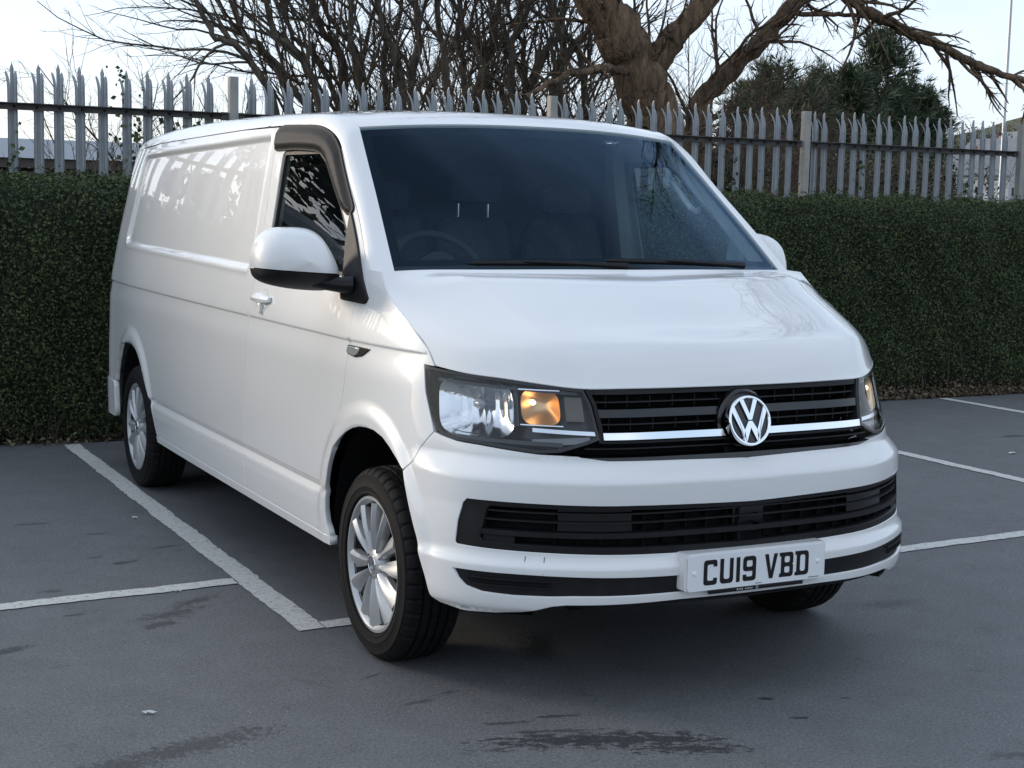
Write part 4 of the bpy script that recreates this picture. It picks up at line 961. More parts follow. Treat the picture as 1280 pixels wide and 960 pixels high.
# underbody and black inner structure
MB().box((0, 1.72, .335), (1.10, 4.9, .05)).build('underbody', BLACKM, van, smooth=False)
for sd in (-1, 1): MB().box((sd*.70, 1.69, .355), (.40, 2.38, .05)).build('underbody', BLACKM, van, smooth=False)
MB().box((0, -.60, .60), (1.05, .20, .40)).build('radiator', BLACKM, van, smooth=False)
MB().box((0, 3.8, .36), (1.1, .9, .06)).build('underbody', BLACKM, van, smooth=False)
# ---- cabin
mb = MB(); mb.box((0, 1.46, 1.10), (1.62, .03, 1.52)); mb.build('bulkhead', mat('bulkhead_grey', (.020, .022, .025), .7), van, smooth=False)
# dashboard: curved top
P = []
for u in np.linspace(-1, 1, 31):
    row = []
    for y, z in ((.02, 1.295), (.12, 1.315), (.28, 1.325), (.42, 1.318), (.50, 1.290), (.54, 1.22), (.55, 1.0), (.50, .6)):
        k = u*u; hump = .028*math.exp(-((u+.46)/.24)**2)*(1 if .25 < y < .53 else .3)
        row.append((u*(.84-.02*(z < 1.25)), y-.12*(1-k)*(1 if y < .2 else .35), z+hump))
    P.append(row)
MB().grid(np.array(P)).build('dashboard', DASH, van)
mb = MB(); mb.box((0, .9, .60), (1.6, 1.1, .04)); mb.build('cab_floor', BLACKM, van, smooth=False)
# steering wheel
sc_ = np.array([-.385, .66, 1.285]); tl = math.radians(38)
e1 = np.array([1, 0, 0]); e2 = np.array([0, math.sin(tl), math.cos(tl)])
sw = MB().tube([sc_+.188*(math.cos(a_)*e1+math.sin(a_)*e2) for a_ in np.linspace(0, 2*math.pi, 41)[:-1]], .0155, 10, closed=True).build('steering_wheel', DASH, van)
hb = MB()
for a_ in (0, math.pi, -math.pi/2): hb.tube([sc_+.05*(math.cos(a_)*e1+math.sin(a_)*e2), sc_+.186*(math.cos(a_)*e1+math.sin(a_)*e2)], [.028, .018], 8)
hb.lathe([(.0, -.03), (.06, -.025), (.085, 0), (.08, .03)], 24, sc_, 'y'); hb.build('steering_hub', DASH, sw)
# seats
def seat(x, w, post):
    prof = [(.86, .95), (.90, .99), (.97, 1.10), (1.02, 1.25), (1.05, 1.42), (1.065, 1.485), (1.10, 1.502), (1.15, 1.48), (1.19, 1.35), (1.17, 1.0), (1.12, .90)]
    P = []
    for u in np.linspace(-1, 1, 15):
        k = abs(u)**4; P.append([(x+u*w/2*(1-.08*max(0, z-1.25)/.2), y+.05*k*(1 if y < 1.08 else -1)*.8, z-.02*k) for y, z in prof])
    st = MB().grid(np.array(P)); st.f += [tuple(range(len(prof))), tuple(14*len(prof)+j for j in range(len(prof)))[::-1]]
    o = st.build('seat', SEATM, van)
    MB().box((x, .86, .93), (w, .52, .16), bev=.05).build('seat_cushion', SEATM, o)
    for dx in (-.0695, .0695): MB().tube([(x+dx, 1.10, 1.47), (x+dx, 1.10, 1.57)], .0065, 8).build('headrest_post', CHROME if post else BLACKM, o)
    MB().box((x, 1.10, 1.620+(.0 if post else -.04)), (.25, .10, .13), bev=.045).build('headrest', SEATM, o)
seat(-.46, .46, False); seat(-.0355, .38, True); seat(.40, .42, False)
# pillars and inner trims
for sd in (-1, 1):
    MB().grid(np.array([[(sd*x, y, z) for x, y in ((.88-.24*max(0, z-1.3)/.5*.35, 1.40), (.84-.24*max(0, z-1.3)/.5*.30, 1.38), (.83-.24*max(0, z-1.3)/.5*.30, 1.30), (.86-.24*max(0, z-1.3)/.5*.30, 1.25))] for z in np.linspace(.7, 1.80, 12)])).build('pillar_trim', TRIML, van)
    # inner windscreen pillar trim
    mb = MB(); R_ = []
    for t in np.linspace(0.02, .98, 14):
        a_ = _we(np.array([t]))[0]; R_.append([(sd*(a_[0]-.015), a_[1]+.005, a_[2]-.02), (sd*(a_[0]-.012), a_[1]+.09, a_[2]-.03), (sd*(a_[0]+.030), a_[1]+.20, a_[2]-.01)])
    mb.grid(np.array(R_)).build('pillar_trim', TRIML, van)
    MB().tube([(sd*x, y, z) for x, y, z in ((.755, .76, 1.675), (.735, .745, 1.67), (.73, .71, 1.645), (.735, .65, 1.59), (.745, .615, 1.555), (.765, .61, 1.545), (.785, .62, 1.55))], .013, 8).build('grab_handle', TRIML, van)
    MB().box((sd*.865, .72, 1.0), (.03, 1.05, .50), bev=.01).build('door_card', mat('door_card_grey', (.035, .037, .04), .7), van)
MB().grid(np.stack([roof(np.linspace(-.97, .97, 21), np.full(21, v))-np.array([0, -.02, .035]) for v in np.linspace(.74, 1.5, 8)], 1)).build('headlining', mat('headlining_grey', (.11, .11, .115), .9), van)

# ---- number plate
def glyph(ch):
    """outer loop and holes in mm, 50 x 79 cell, 14 mm stroke"""
    R = lambda p, r: round_poly(p, r, 4)
    if ch == '1': return [(0, 0), (14, 0), (14, 79), (0, 79)], []
    if ch == 'C':
        o = [(0, 0), (50, 0), (50, 22), (36, 22), (36, 14), (14, 14), (14, 65), (36, 65), (36, 57), (50, 57), (50, 79), (0, 79)]
        return R(o, [12, 12, .1, .1, 5, 7, 7, 5, .1, .1, 12, 12]), []
    if ch == 'U':
        o = [(0, 0), (50, 0), (50, 79), (36, 79), (36, 14), (14, 14), (14, 79), (0, 79)]; return R(o, [14, 14, .1, .1, 8, 8, .1, .1]), []
    if ch == '9':
        o = [(50, 79), (0, 79), (0, 31), (36, 31), (36, 14), (14, 14), (14, 21), (0, 21), (0, 0), (50, 0)]
        return R(o, [14, 14, 13, .1, 6, 5, .1, .1, 12, 13]), [R([(14, 45), (36, 45), (36, 65), (14, 65)], 6)]
    if ch == 'V': return [(18, 0), (32, 0), (50, 79), (35.5, 79), (25, 24), (14.5, 79), (0, 79)], []
    if ch == 'B':
        o = [(-4, 0), (50, 0), (50, 37), (46, 40), (50, 43), (50, 79), (-4, 79), (-4, 67), (2, 67), (2, 12), (-4, 12)]
        return R(o, [.1, 12, 6, .1, 6, 12, .1, .1, .1, .1, .1]), [R([(16, 13), (36, 13), (36, 33), (16, 33)], 6), R([(16, 46), (36, 46), (36, 66), (16, 66)], 6)]
    if ch == 'D':
        o = [(-4, 0), (50, 0), (50, 79), (-4, 79), (-4, 67), (2, 67), (2, 12), (-4, 12)]
        return R(o, [.1, 15, 15, .1, .1, .1, .1, .1]), [R([(16, 13), (36, 13), (36, 66), (16, 66)], 8)]
PLY, PLZ = -.9385, .4432
plate_o = round_poly([(-.26, PLZ-.0555), (.26, PLZ-.0555), (.26, PLZ+.0555), (-.26, PLZ+.0555)], .011, 5)
npl = MB().prism(plate_o, lambda u, v, d: (u, d, v), PLY, PLY+.004).build('number_plate', mat('plate_white', (.84, .85, .86), .25, coat=.5), van, smooth=False, label='white number plate with black characters')
MB().prism(round_poly([(-.270, PLZ-.0555), (.268, PLZ-.0555), (.268, PLZ+.063), (-.270, PLZ+.063)], .014, 5), lambda u, v, d: (u*(1+.02*(d > -.93)), d, v), PLY+.005, PLY+.055).build('plate_plinth', PAINT, npl, sharp=30)
PBLK = mat('plate_black', (.008, .008, .009), .3); x = -.201-.002
for ch in 'CU19 VBD':
    if ch == ' ': x += .022; continue
    o, hs = glyph(ch); o = np.array(o)/1000; hs = [np.array(h)/1000 for h in hs]
    v2, tr, _l = cdt(o, hs, [], [], .02)
    MB().add([(x+a_, PLY-.0008, PLZ-.0395+b_) for a_, b_ in v2], tr).build('plate_character', PBLK, npl, smooth=False)
    x += (14 if ch == '1' else 50)/1000+.011
for xx in (-.236, .236): MB().lathe([(.0, -.004), (.005, -.0035), (.0075, 0)], 16, (xx, PLY, PLZ), 'y').build('screw_cap', mat('cap_white', (.85, .86, .87), .3), npl)
mb = MB()
for a_, b_ in ((-.005, .018), (.20, .243)):
    xx = a_
    while xx < b_: mb.box((xx, PLY-.0006, PLZ-.0495), (.0022, .0006, .0026)); xx += .0034
mb.build('plate_maker_marks', mat('mark_grey', (.12, .13, .15), .5), npl, smooth=False)
# black holder edge with the small pale dealer mark
ho = MB().box((.0, PLY+.004, PLZ-.0625), (.36, .010, .0135), bev=.002).build('plate_holder_edge', BLACKG, npl)
mb = MB()
for i in range(9): mb.box((-.075+i*.0062+(.006 if i > 3 else 0), PLY-.0016, PLZ-.0625), (.0036, .0006, .0040 if i % 3 else .0056))
mb.tube([(.0+.0042*math.cos(q), PLY-.0016, PLZ-.0625+.0042*math.sin(q)) for q in np.linspace(0, 2*math.pi, 15)[:-1]], .0009, 4, closed=True)
mb.build('dealer_mark', mat('mark_pale', (.45, .46, .48), .5), ho, smooth=False)
# ---------------------------------------------------------------- leaves helper
def leaf_quads(P, Nn, size, aspect=.5, tilt=.9, fold=.25):
    """one folded rhombus per point: (k,3) positions, facing directions and sizes -> V,F"""
    k = len(P); r = rng.normal(size=(k, 3)); nrm = Nn+tilt*r; nrm /= np.linalg.norm(nrm, axis=1)[:, None]
    a = rng.normal(size=(k, 3)); a -= nrm*np.sum(a*nrm, 1)[:, None]; a /= np.linalg.norm(a, axis=1)[:, None]; b = np.cross(nrm, a)
    s = np.asarray(size)[:, None] if np.ndim(size) else size
    base = P-a*s*.5; tip = P+a*s*.5; lift = nrm*s*fold*aspect*.5
    V = np.stack([base, P+b*s*aspect*.5+lift, tip, P-b*s*aspect*.5+lift], 1).reshape(-1, 3)
    i = np.arange(k)*4; F = np.concatenate([np.stack([i, i+1, i+2], 1), np.stack([i, i+2, i+3], 1)])
    return V, F
def leaf_mat(name, cols, rough=(.35, .5), island=.75, spec=.45, scale=3):
    m = noise_mat(name, cols, scale=scale, detail=3, rough=rough, spec=spec, island=island, stops=list(np.linspace(.15, .85, len(cols))))
    return m
# ---------------------------------------------------------------- hedge
hedge = empty('hedge', (3, 5.5, 0), label='long clipped dark green hedge behind the parking bays', cat='hedge')
HX0, HX1, HD, HZ = -7.5, 13.5, 1.02, 1.655
def hbump(x, z): return .035*np.sin(x*2.3+z*1.7)+.025*np.sin(x*5.1-z*3.3+1)+.018*np.sin(x*11+z*9)
def hedge_surface(n, part):
    """random points and outward normals on the hedge's front, top and back"""
    x = rng.uniform(HX0, HX1, n)
    near = rng.random(n) < .80; x = np.where(near, rng.uniform(-2.4, 8.8, n), x)
    if part == 'front':
        z = rng.uniform(.03, HZ+.02, n)**1.0; y = yh(x)+.03+hbump(x, z)+.10*np.clip((z-1.42)/.25, 0, 1)**2+.05*np.clip((.25-z)/.25, 0, 1)
        nn = np.stack([0*x, -np.ones(n), .15+.9*np.clip((z-1.45)/.25, 0, 1)], 1)
        d = rng.exponential(.030, n)-.012; y = y+d; low = (z < .16) & (rng.random(n) < np.where(x > 5.2, .62, .25)); ok = ~low
    else:
        t = rng.uniform(0, 1, n); y = yh(x)+.10+t*(HD-.1); z = HZ+.02*np.sin(x*3.1+t*4)+.022*np.sin(x*7.7-t*6)+.015*np.sin(x*17+t*9)-.10*np.clip((.14-t)/.14, 0, 1)**2
        nn = np.stack([0*x, -.25*np.ones(n), np.ones(n)], 1); z = z-rng.exponential(.022, n)+.02+(rng.random(n) < .05)*rng.uniform(0, .07, n); ok = np.ones(n, bool)
    return np.stack([x, y, z], 1)[ok], nn[ok]/np.linalg.norm(nn[ok], axis=1)[:, None]
LEAFH = leaf_mat('hedge_leaf', [(.014, .024, .010), (.030, .050, .018), (.048, .074, .026), (.080, .108, .040), (.105, .105, .045)], rough=(.58, .72), spec=.25)
Pf, Nf = hedge_surface(158000, 'front'); Pt, Nt = hedge_surface(66000, 'top')
# stray shoots standing proud of the clipped top and face
sh = []
for i in range(330):
    x0 = rng.uniform(-2.4, 8.8); t0 = rng.random(); top_ = rng.random() < .75
    b_ = np.array([x0, float(yh(x0))+(.1+.9*t0 if top_ else .02), HZ if top_ else rng.uniform(.3, 1.5)]); d_ = np.array([rng.normal(0, .4), rng.normal(-.2, .3) if top_ else -1, 1. if top_ else .5]); d_ /= np.linalg.norm(d_)
    L0 = rng.uniform(.04, .13)*(1 if top_ else .6); k_ = rng.integers(5, 11); sh.append(b_+d_*(L0*rng.random((k_, 1)))+rng.normal(0, .010, (k_, 3)))
sh = np.concatenate(sh)
P_ = np.concatenate([Pf, Pt, sh]); N_ = np.concatenate([Nf, Nt, np.tile([0, -.7, .7], (len(sh), 1))])
sz = rng.uniform(.017, .030, len(P_)); far = (P_[:, 0] < -2.4) | (P_[:, 0] > 8.8); sz[far] *= 2.0
V, F = leaf_quads(P_, N_, sz, .55, .75); V[:, :] -= np.array([3, 5.5, 0])
mk_fast('foliage', V, F, LEAFH, hedge, kind='stuff')
# dark inner mass and stems
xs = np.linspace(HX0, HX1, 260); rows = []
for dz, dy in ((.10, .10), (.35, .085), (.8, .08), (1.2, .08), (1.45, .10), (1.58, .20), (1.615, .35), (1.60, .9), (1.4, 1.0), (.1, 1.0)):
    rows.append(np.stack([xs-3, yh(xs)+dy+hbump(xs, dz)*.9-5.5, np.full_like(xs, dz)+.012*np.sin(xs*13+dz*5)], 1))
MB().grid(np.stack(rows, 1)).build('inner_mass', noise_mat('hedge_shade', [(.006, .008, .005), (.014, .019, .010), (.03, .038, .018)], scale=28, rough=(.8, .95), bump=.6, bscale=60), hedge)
tw = MB()
for i in range(420):
    x = rng.uniform(-2.2, 8.8); y = float(yh(x))+rng.uniform(.05, .2); h = rng.uniform(.15, .5); q = rng.normal(0, .05, 2)
    tw.tube([(x-3, y-5.5, 0), (x-3+q[0], y-5.5+q[1]*.4, h*.5), (x-3+q[0]*2.4, y-5.5+q[1]*.6, h)], [.007, .005, .003], 3, cap=False)
tw.build('stems', noise_mat('stem_bark', [(.03, .024, .018), (.07, .058, .045)], scale=20, rough=(.85, .95)), hedge, kind='stuff')
# litter at the hedge foot
n = 4200; x = np.concatenate([rng.uniform(5.2, 8.6, 3600), rng.uniform(-2.2, 5.2, 600)]); y = yh(x)-.02+np.abs(rng.normal(0, .06, n))-.04*(rng.random(n) < .3); z = .012+np.abs(rng.normal(0, .028, n))*(1+1.4*(x > 5.2))*np.clip((y-yh(x)+.05)*9, .15, 1)
V, F = leaf_quads(np.stack([x, y, z], 1), np.tile([0, -.5, 1.], (n, 1)), rng.uniform(.022, .050, n), .6, .8, .5)
mk_fast('leaf_litter', V, F, leaf_mat('dry_leaf', [(.035, .024, .014), (.085, .058, .032), (.15, .11, .065), (.20, .16, .11)], rough=(.7, .85)), label='dry brown fallen leaves along the foot of the hedge', cat='leaves', kind='stuff')
# scraps of pale litter on the asphalt
for i, (x, y, s_) in enumerate(((4.64, 2.55, .030), (-1.30, 1.10, .012), (-1.75, -.28, .018), (-1.13, 2.55, .016))):
    k = 7; V = [(s_*(1+.5*math.sin(q*2.3+i))*math.cos(2*math.pi*q/k), s_*.6*(1+.3*math.cos(q*3.1))*math.sin(2*math.pi*q/k), .004+.006*(q % 2)) for q in range(k)]+[(0, 0, .012)]
    o = mk('paper_scrap', V, [(q, (q+1) % k, k) for q in range(k)], mat('scrap_white', (.62, .62, .60), .8), smooth=False, label=('largest white paper scrap on the asphalt right of the van', 'tiny white scrap on the asphalt near the bay line corner', 'white scrap on the open asphalt in the left foreground', 'small pale scrap beside the bay line near the rear wheel')[i], cat='litter', group='white scraps on the asphalt'); o.location = (x, y, .001)
# ---------------------------------------------------------------- palisade fence
GALV = noise_mat('galvanised_steel', [(.21, .23, .24), (.32, .345, .36), (.42, .44, .45)], scale=7, detail=8, rough=(.42, .62), metal=.35, stretch=(1, 1, .35), bump=.1, bscale=60)
RAILM = noise_mat('weathered_rail', [(.045, .042, .040), (.085, .080, .076), (.13, .125, .12)], scale=9, rough=(.55, .75), metal=.25)
POSTM = noise_mat('post_steel', [(.27, .27, .255), (.40, .39, .36)], scale=6, detail=8, rough=(.55, .75), metal=.15, bump=.15, bscale=40)
FY = 6.2
def pale_mesh():
    """W-section pale, 2.4 m, three splayed points bent away from the car park"""
    H = 2.42; xs = [-.034, -.026, -.012, 0, .012, .026, .034]; ys = [.0, .012, .012, -.004, .012, .012, .0]
    mb = MB(); zs = [0., 1.2, 2.10, H-.175]
    P = np.array([[(x, y, z) for x, y in zip(xs, ys)] for z in zs]); mb.grid(P)
    def tongue(x0, x1, pts, yb):
        rows = []
        for dx, dy, z, w in pts: 
            c = (x0+x1)/2; rows.append([(c+dx-(x1-x0)/2*w, yb[0]+dy, z), (c+dx, yb[1]+dy, z), (c+dx+(x1-x0)/2*w, yb[2]+dy, z)])
        mb.grid(np.array(rows))
    z0 = H-.175
    tongue(-.012, .012, [(0, 0, z0, 1), (0, .002, H-.055, 1), (0, .004, H-.04, 1.15), (0, .006, H, .05)], (.012, -.004, .012))
    tongue(-.034, -.012, [(0, 0, z0, 1), (-.001, .006, H-.135, 1), (-.005, .020, H-.10, 1), (-.010, .040, H-.070, .9), (-.013, .052, H-.052, .15)], (.0, .012, .012))
    tongue(.012, .034, [(0, 0, z0, 1), (.001, .006, H-.135, 1), (.003, .020, H-.10, 1), (.005, .040, H-.070, .9), (.006, .052, H-.052, .15)], (.012, .012, .0))
    # give it thickness
    n = len(mb.v); V = mb.v+[(x, y+.0035, z) for x, y, z in mb.v]; F = mb.f+[tuple(i+n for i in f[::-1]) for f in mb.f]
    me = bpy.data.meshes.new('pale'); me.from_pydata(V, [], F); mk_finish(me, GALV, False); return me
PALE = pale_mesh()
def fz(x): return .033+0*x
fence = empty('palisade_fence', (0, FY, 0), label='grey galvanised steel palisade fence rising behind the hedge', cat='fence')
posts = [-7.37, -4.77, -2.16, .44, 3.08, 5.63, 8.22, 10.85, 13.45]
def child(name, me, parent, loc, rot=(0, 0, 0)):
    o = bpy.data.objects.new(name, me); o.location = loc; o.rotation_euler = rot; return link(o, parent)
pm = MB().box((0, 0, 1.225), (.062, .012, 2.45)).box((-.028, .032, 1.225), (.008, .05, 2.45)).box((.028, .032, 1.225), (.008, .05, 2.45)).box((0, .032, 1.225), (.05, .05, 2.45)); me_post = bpy.data.meshes.new('post')
me_post.from_pydata(pm.v, [], pm.f); mk_finish(me_post, POSTM, False)
for i, x in enumerate(posts):
    child('post', me_post, fence, (x, -.075, fz(x)-.045))
    if i+1 < len(posts):
        x1 = posts[i+1]; L_ = x1-x
        for zz in (2.135, .55):
            r = MB().box((0, -.006, 0), (L_-.09, .006, .045)).box((0, -.028, .0225), (L_-.09, .05, .006)).build('rail', RAILM, fence, smooth=False); r.location = ((x+x1)/2, -.012, zz-.015+fz((x+x1)/2)); r.rotation_euler = (0, 0, 0)
            
            for sx in (-1, 1): o = MB().box((sx*(L_/2-.055), -.01, 0), (.06, .010, .06)).build('fishplate', RAILM, fence, smooth=False); o.location = r.location+Vector((0, -.012, 0))
        bo = MB()
        NP = 16 if x < 0 else 17
        for k in range(NP):
            px_ = x+L_*(k+1)/(NP+1); child('pale', PALE, fence, (px_+rng.normal(0, .003), rng.normal(0, .002), fz(px_)+rng.normal(0, .005)), (rng.normal(0, .005), rng.normal(0, .004), rng.normal(0, .03)))
            bo.box((px_, -.025, 2.120+fz(px_)), (.014, .012, .014))
        bo.build('bolts', BLACKM, fence, smooth=False, kind='stuff')
# ivy creeping up the left pales
iv = []
for x0, h in ((-.37, .95), (-.22, .75), (-.09, .6), (.05, .5), (.20, .55), (-1.1, .5), (4.9, .5), (4.45, .4), (6.3, .45), (5.2, .35), (7.6, .3)):
    m_ = int(60*h); z = 1.58+rng.random(m_)**1.8*h; iv.append(np.stack([x0+rng.normal(0, .05, m_)*np.clip(1.5-(z-1.55)/h, .15, 1.3), FY+rng.normal(-.02, .03, m_), z], 1))
iv = np.concatenate(iv); V, F = leaf_quads(iv, np.tile([0, -1., .3], (len(iv), 1)), rng.uniform(.025, .055, len(iv)), .8, .7)
mk_fast('ivy', V, F, LEAFH, label='ivy sprigs climbing the fence pales above the hedge', cat='ivy', kind='stuff')
# ---------------------------------------------------------------- bare trees
def tubes(lines, n):
    """list of (pts, radii) -> arrays of n-sided tapered tubes"""
    Vs = []; Fs = []; k0 = 0; ang = 2*np.pi*np.arange(n)/n; ca, sa = np.cos(ang), np.sin(ang)
    for pts, rad in lines:
        t = np.gradient(pts, axis=0); t /= np.linalg.norm(t, axis=1)[:, None]+1e-9
        ref = np.eye(3)[np.argmin(np.abs(t).max(0))]; a = np.cross(t, ref); a /= np.linalg.norm(a, axis=1)[:, None]+1e-9; b = np.cross(t, a)
        V = pts[:, None]+rad[:, None, None]*(ca[None, :, None]*a[:, None]+sa[None, :, None]*b[:, None]); m = len(pts)
        i = np.arange(m-1)[:, None]*n; j = np.arange(n)[None]; f = np.stack([i+j, i+(j+1) % n, i+n+(j+1) % n, i+n+j], -1).reshape(-1, 4)+k0
        Vs.append(V.reshape(-1, 3)); Fs.append(f); k0 += m*n
    return np.concatenate(Vs), np.concatenate(Fs)
def wander(p, d, L, r0, r1, n, curl, up, R):
    pts = [np.array(p, float)]; d = np.array(d, float); st = L/n
    for i in range(n):
        d = d+R.normal(0, curl, 3)+np.array([0, 0, up]); d /= np.linalg.norm(d); pts.append(pts[-1]+d*st)
    return np.array(pts), np.linspace(r0, r1, n+1)
def spread(line, R, out, level, maxlevel, dens, ang=(.4, .9), ratio=.55, up=.02, curl=.12, start=.2, minr=.0022, lmul=1.0, rmax=9.):
    """grow side branches along a line"""
    pts, rad = line; seg = np.linalg.norm(np.diff(pts, axis=0), axis=1); L = seg.sum(); cum = np.concatenate([[0], np.cumsum(seg)])/L
    k = max(1, int(L*dens[level]))
    for q in np.sort(R.uniform(start, 1, k)):
        i = min(len(pts)-2, int(np.searchsorted(cum, q)-1)); i = max(i, 0); f = (q-cum[i])/(cum[i+1]-cum[i]+1e-9); p = pts[i]+(pts[i+1]-pts[i])*f; r = (rad[i]+(rad[i+1]-rad[i])*f)*R.uniform(.4, .75)
        r = min(rmax, max(minr, r)); d = pts[i+1]-pts[i]; d /= np.linalg.norm(d); s = R.normal(size=3); s -= d*(s@d); s /= np.linalg.norm(s); a = R.uniform(*ang); dd = d*math.cos(a)+s*math.sin(a)
        l = L*ratio*R.uniform(.6, 1.2)*(1-.55*q)*lmul; n = max(3, min(9, int(l/.12)))
        ln = wander(p, dd, l, r, max(minr*.6, r*.22), n, curl, up, R); out[level].append(ln)
        if level+1 < maxlevel: spread(ln, R, out, level+1, maxlevel, dens, ang, ratio, up, curl, .15, minr, lmul, rmax)
BARK = noise_mat('alder_bark', [(.045, .038, .030), (.090, .077, .060), (.14, .122, .095)], scale=16, detail=8, rough=(.8, .95), stretch=(1, 1, .3), bump=.6, bscale=30, bdist=.02)
TWIG = noise_mat('twig_bark', [(.055, .043, .034), (.11, .088, .068)], scale=12, rough=(.8, .92))
def make_tree(name, stems, seed, dens, label, group=None, trunk_sides=8, bark=BARK, twig=TWIG, maxlevel=3, wobble=.0, origin=None, **kw):
    """stems: list of (pts, radii) drawn by hand; side growth is grown"""
    R = np.random.default_rng(seed); out = [[], [], [], []]; st = []
    for pts, rad in stems:
        pts = np.array(pts, float); t = np.linspace(0, 1, len(pts)); n = max(10, len(pts)*5); q = np.linspace(0, 1, n); P = ncs(t, pts)(q); r = np.interp(q, t, rad)
        P = P+R.normal(0, wobble, P.shape)*(q[:, None] > .02); r = r*(1+.06*np.sin(q*37+seed)+.04*np.sin(q*71)); st.append((P, r))
        spread((P, r), R, out, 0, maxlevel, dens, **kw)
    o = np.array(origin if origin is not None else stems[0][0][0], float); root = empty(name, o, label=label, cat='tree', group=group)
    V, F = tubes(st, trunk_sides); V = V-o
    mk_fast('trunk', V, F, bark, root, smooth=True)
    thick = out[0]; V, F = tubes(thick, 5); mk_fast('branches', V-o, F, bark, root, smooth=True)
    fine = out[1]+out[2]
    if fine: V, F = tubes(fine, 3); mk_fast('twigs', V-o, F, twig, root, smooth=True, kind='stuff')
    return root
GB = 'slender bare trees in the thicket behind the fence'
# stems measured where they cross the roof line and where they leave the picture, 10-11 m away
def at_y(px, py, Y):
    """world point on the vertical plane y=Y seen at photograph pixel (used to measure the photograph)"""
    d = _r*(px-640)/1888.1-_u*(py-480)/1888.1+_f; c = np.array(cam.matrix_world.translation); return c+d*((Y-c[1])/d[1])
stems = [(440, 335, 240, -90, 10.4, .052), (470, 355, 285, -60, 10.9, .055), (500, 395, 330, 5, 10.3, .060), (480, 430, 385, 20, 11.0, .07), (560, 450, 440, 25, 10.5, .055), (520, 500, 470, -10, 10.2, .065), (560, 515, 520, 30, 10.8, .07), (600, 560, 545, 20, 10.4, .06), (600, 600, 625, 40, 11.0, .065), (640, 640, 665, 60, 10.3, .06), (640, 660, 710, 70, 10.7, .062), (690, 700, 690, 20, 10.2, .055), (720, 730, 690, -40, 10.9, .055), (660, 610, 560, -60, 11.4, .06), (700, 690, 760, 90, 11.6, .06), (470, 415, 350, -20, 11.6, .045), (530, 480, 505, 30, 11.8, .05), (590, 540, 600, 20, 11.9, .045), (610, 580, 575, -30, 11.5, .05), (660, 655, 632, -20, 12.0, .045), (500, 455, 400, -40, 11.9, .05)]
stems.sort(key=lambda q: q[1]); ORD = ['first', 'second', 'third', 'fourth', 'fifth', 'sixth', 'seventh', 'eighth', 'ninth', 'tenth', 'eleventh', 'twelfth', 'thirteenth', 'fourteenth', 'fifteenth', 'sixteenth', 'seventeenth', 'eighteenth', 'nineteenth', 'twentieth', 'twenty first']
for i, (xb, xm, xt, dx, Y, r) in enumerate(stems):
    b0 = at_y(xb, 235, Y); b0[2] = 0.; m1 = at_y(xm, 110, Y); m2 = at_y(xt, -10, Y); top = m2+np.array([(m2-m1)[0]*1.2+dx*.004, rng.normal(0, .3), 2.6])
    b0[0] = b0[0]*.55+m1[0]*.45; mid = b0*.45+m1*.55+np.array([rng.normal(0, .06), 0, 0])
    pts = [b0, mid, m1, m1*.5+m2*.5+np.array([rng.normal(0, .05), rng.normal(0, .06), 0]), m2, top]
    make_tree('bare_tree', [(pts, [r*1.0, r*.88, r*.76, r*.64, r*.5, .010])], 100+i, (4.6, 7.5, 6), 'slender bare tree, %s from the left in the thicket behind the fence' % ORD[i], GB, 7, maxlevel=3, ang=(.3, .85), ratio=.42, up=.035, curl=.13, start=.22, wobble=.010, lmul=.85, rmax=.017)
# low bare shrubs against the fence and deeper in the thicket
SHB = noise_mat('shrub_twig', [(.045, .032, .024), (.10, .072, .050), (.15, .115, .08)], scale=8, rough=(.8, .92))
def bare_shrub(x, y, h, seed, label, group, n=9, lean=0.):
    R = np.random.default_rng(seed); st = []; out = [[], [], []]
    for k in range(n):
        a = R.uniform(0, 2*math.pi); d = np.array([.45*math.cos(a)+lean, .35*math.sin(a), 1.]); d /= np.linalg.norm(d)
        ln = wander((x+.12*math.cos(a), y+.12*math.sin(a), 0), d, h*R.uniform(.7, 1.1), .020*R.uniform(.6, 1.2), .004, 9, .09, .0, R); st.append(ln); spread(ln, R, out, 0, 2, (7, 7), (.35, .95), .42, .01, .15, .18, .0022)
    root = empty('bare_shrub', (x, y, 0), label=label, cat='shrub', group=group); o = np.array([x, y, 0])
    V, F = tubes(st, 4); mk_fast('stems', V-o, F, SHB, root, smooth=True); V, F = tubes(out[0]+out[1], 3); mk_fast('twigs', V-o, F, SHB, root, smooth=True, kind='stuff')
GS_ = 'bare brown shrubs behind the fence'
for i, (px, Y, h) in enumerate(((180, 9.0, 2.5), (250, 9.6, 2.9), (330, 10.8, 3.2), (600, 9.0, 2.8), (655, 8.6, 3.0), (700, 9.4, 3.3), (880, 10.5, 3.7), (925, 9.6, 3.1), (840, 8.0, 2.7), (965, 9.0, 2.9), (1005, 9.6, 2.7), (1050, 8.6, 2.4), (1090, 9.8, 2.4), (1135, 9.0, 2.3), (900, 7.6, 2.4), (1175, 9.4, 2.2), (870, 12.5, 4.2), (905, 13, 4.0))):
    p = at_y(px, 236, Y); bare_shrub(p[0], Y, h, 300+i, 'leafless brown shrub of many thin stems behind the fence', GS_, 8 if px < 600 else 11)
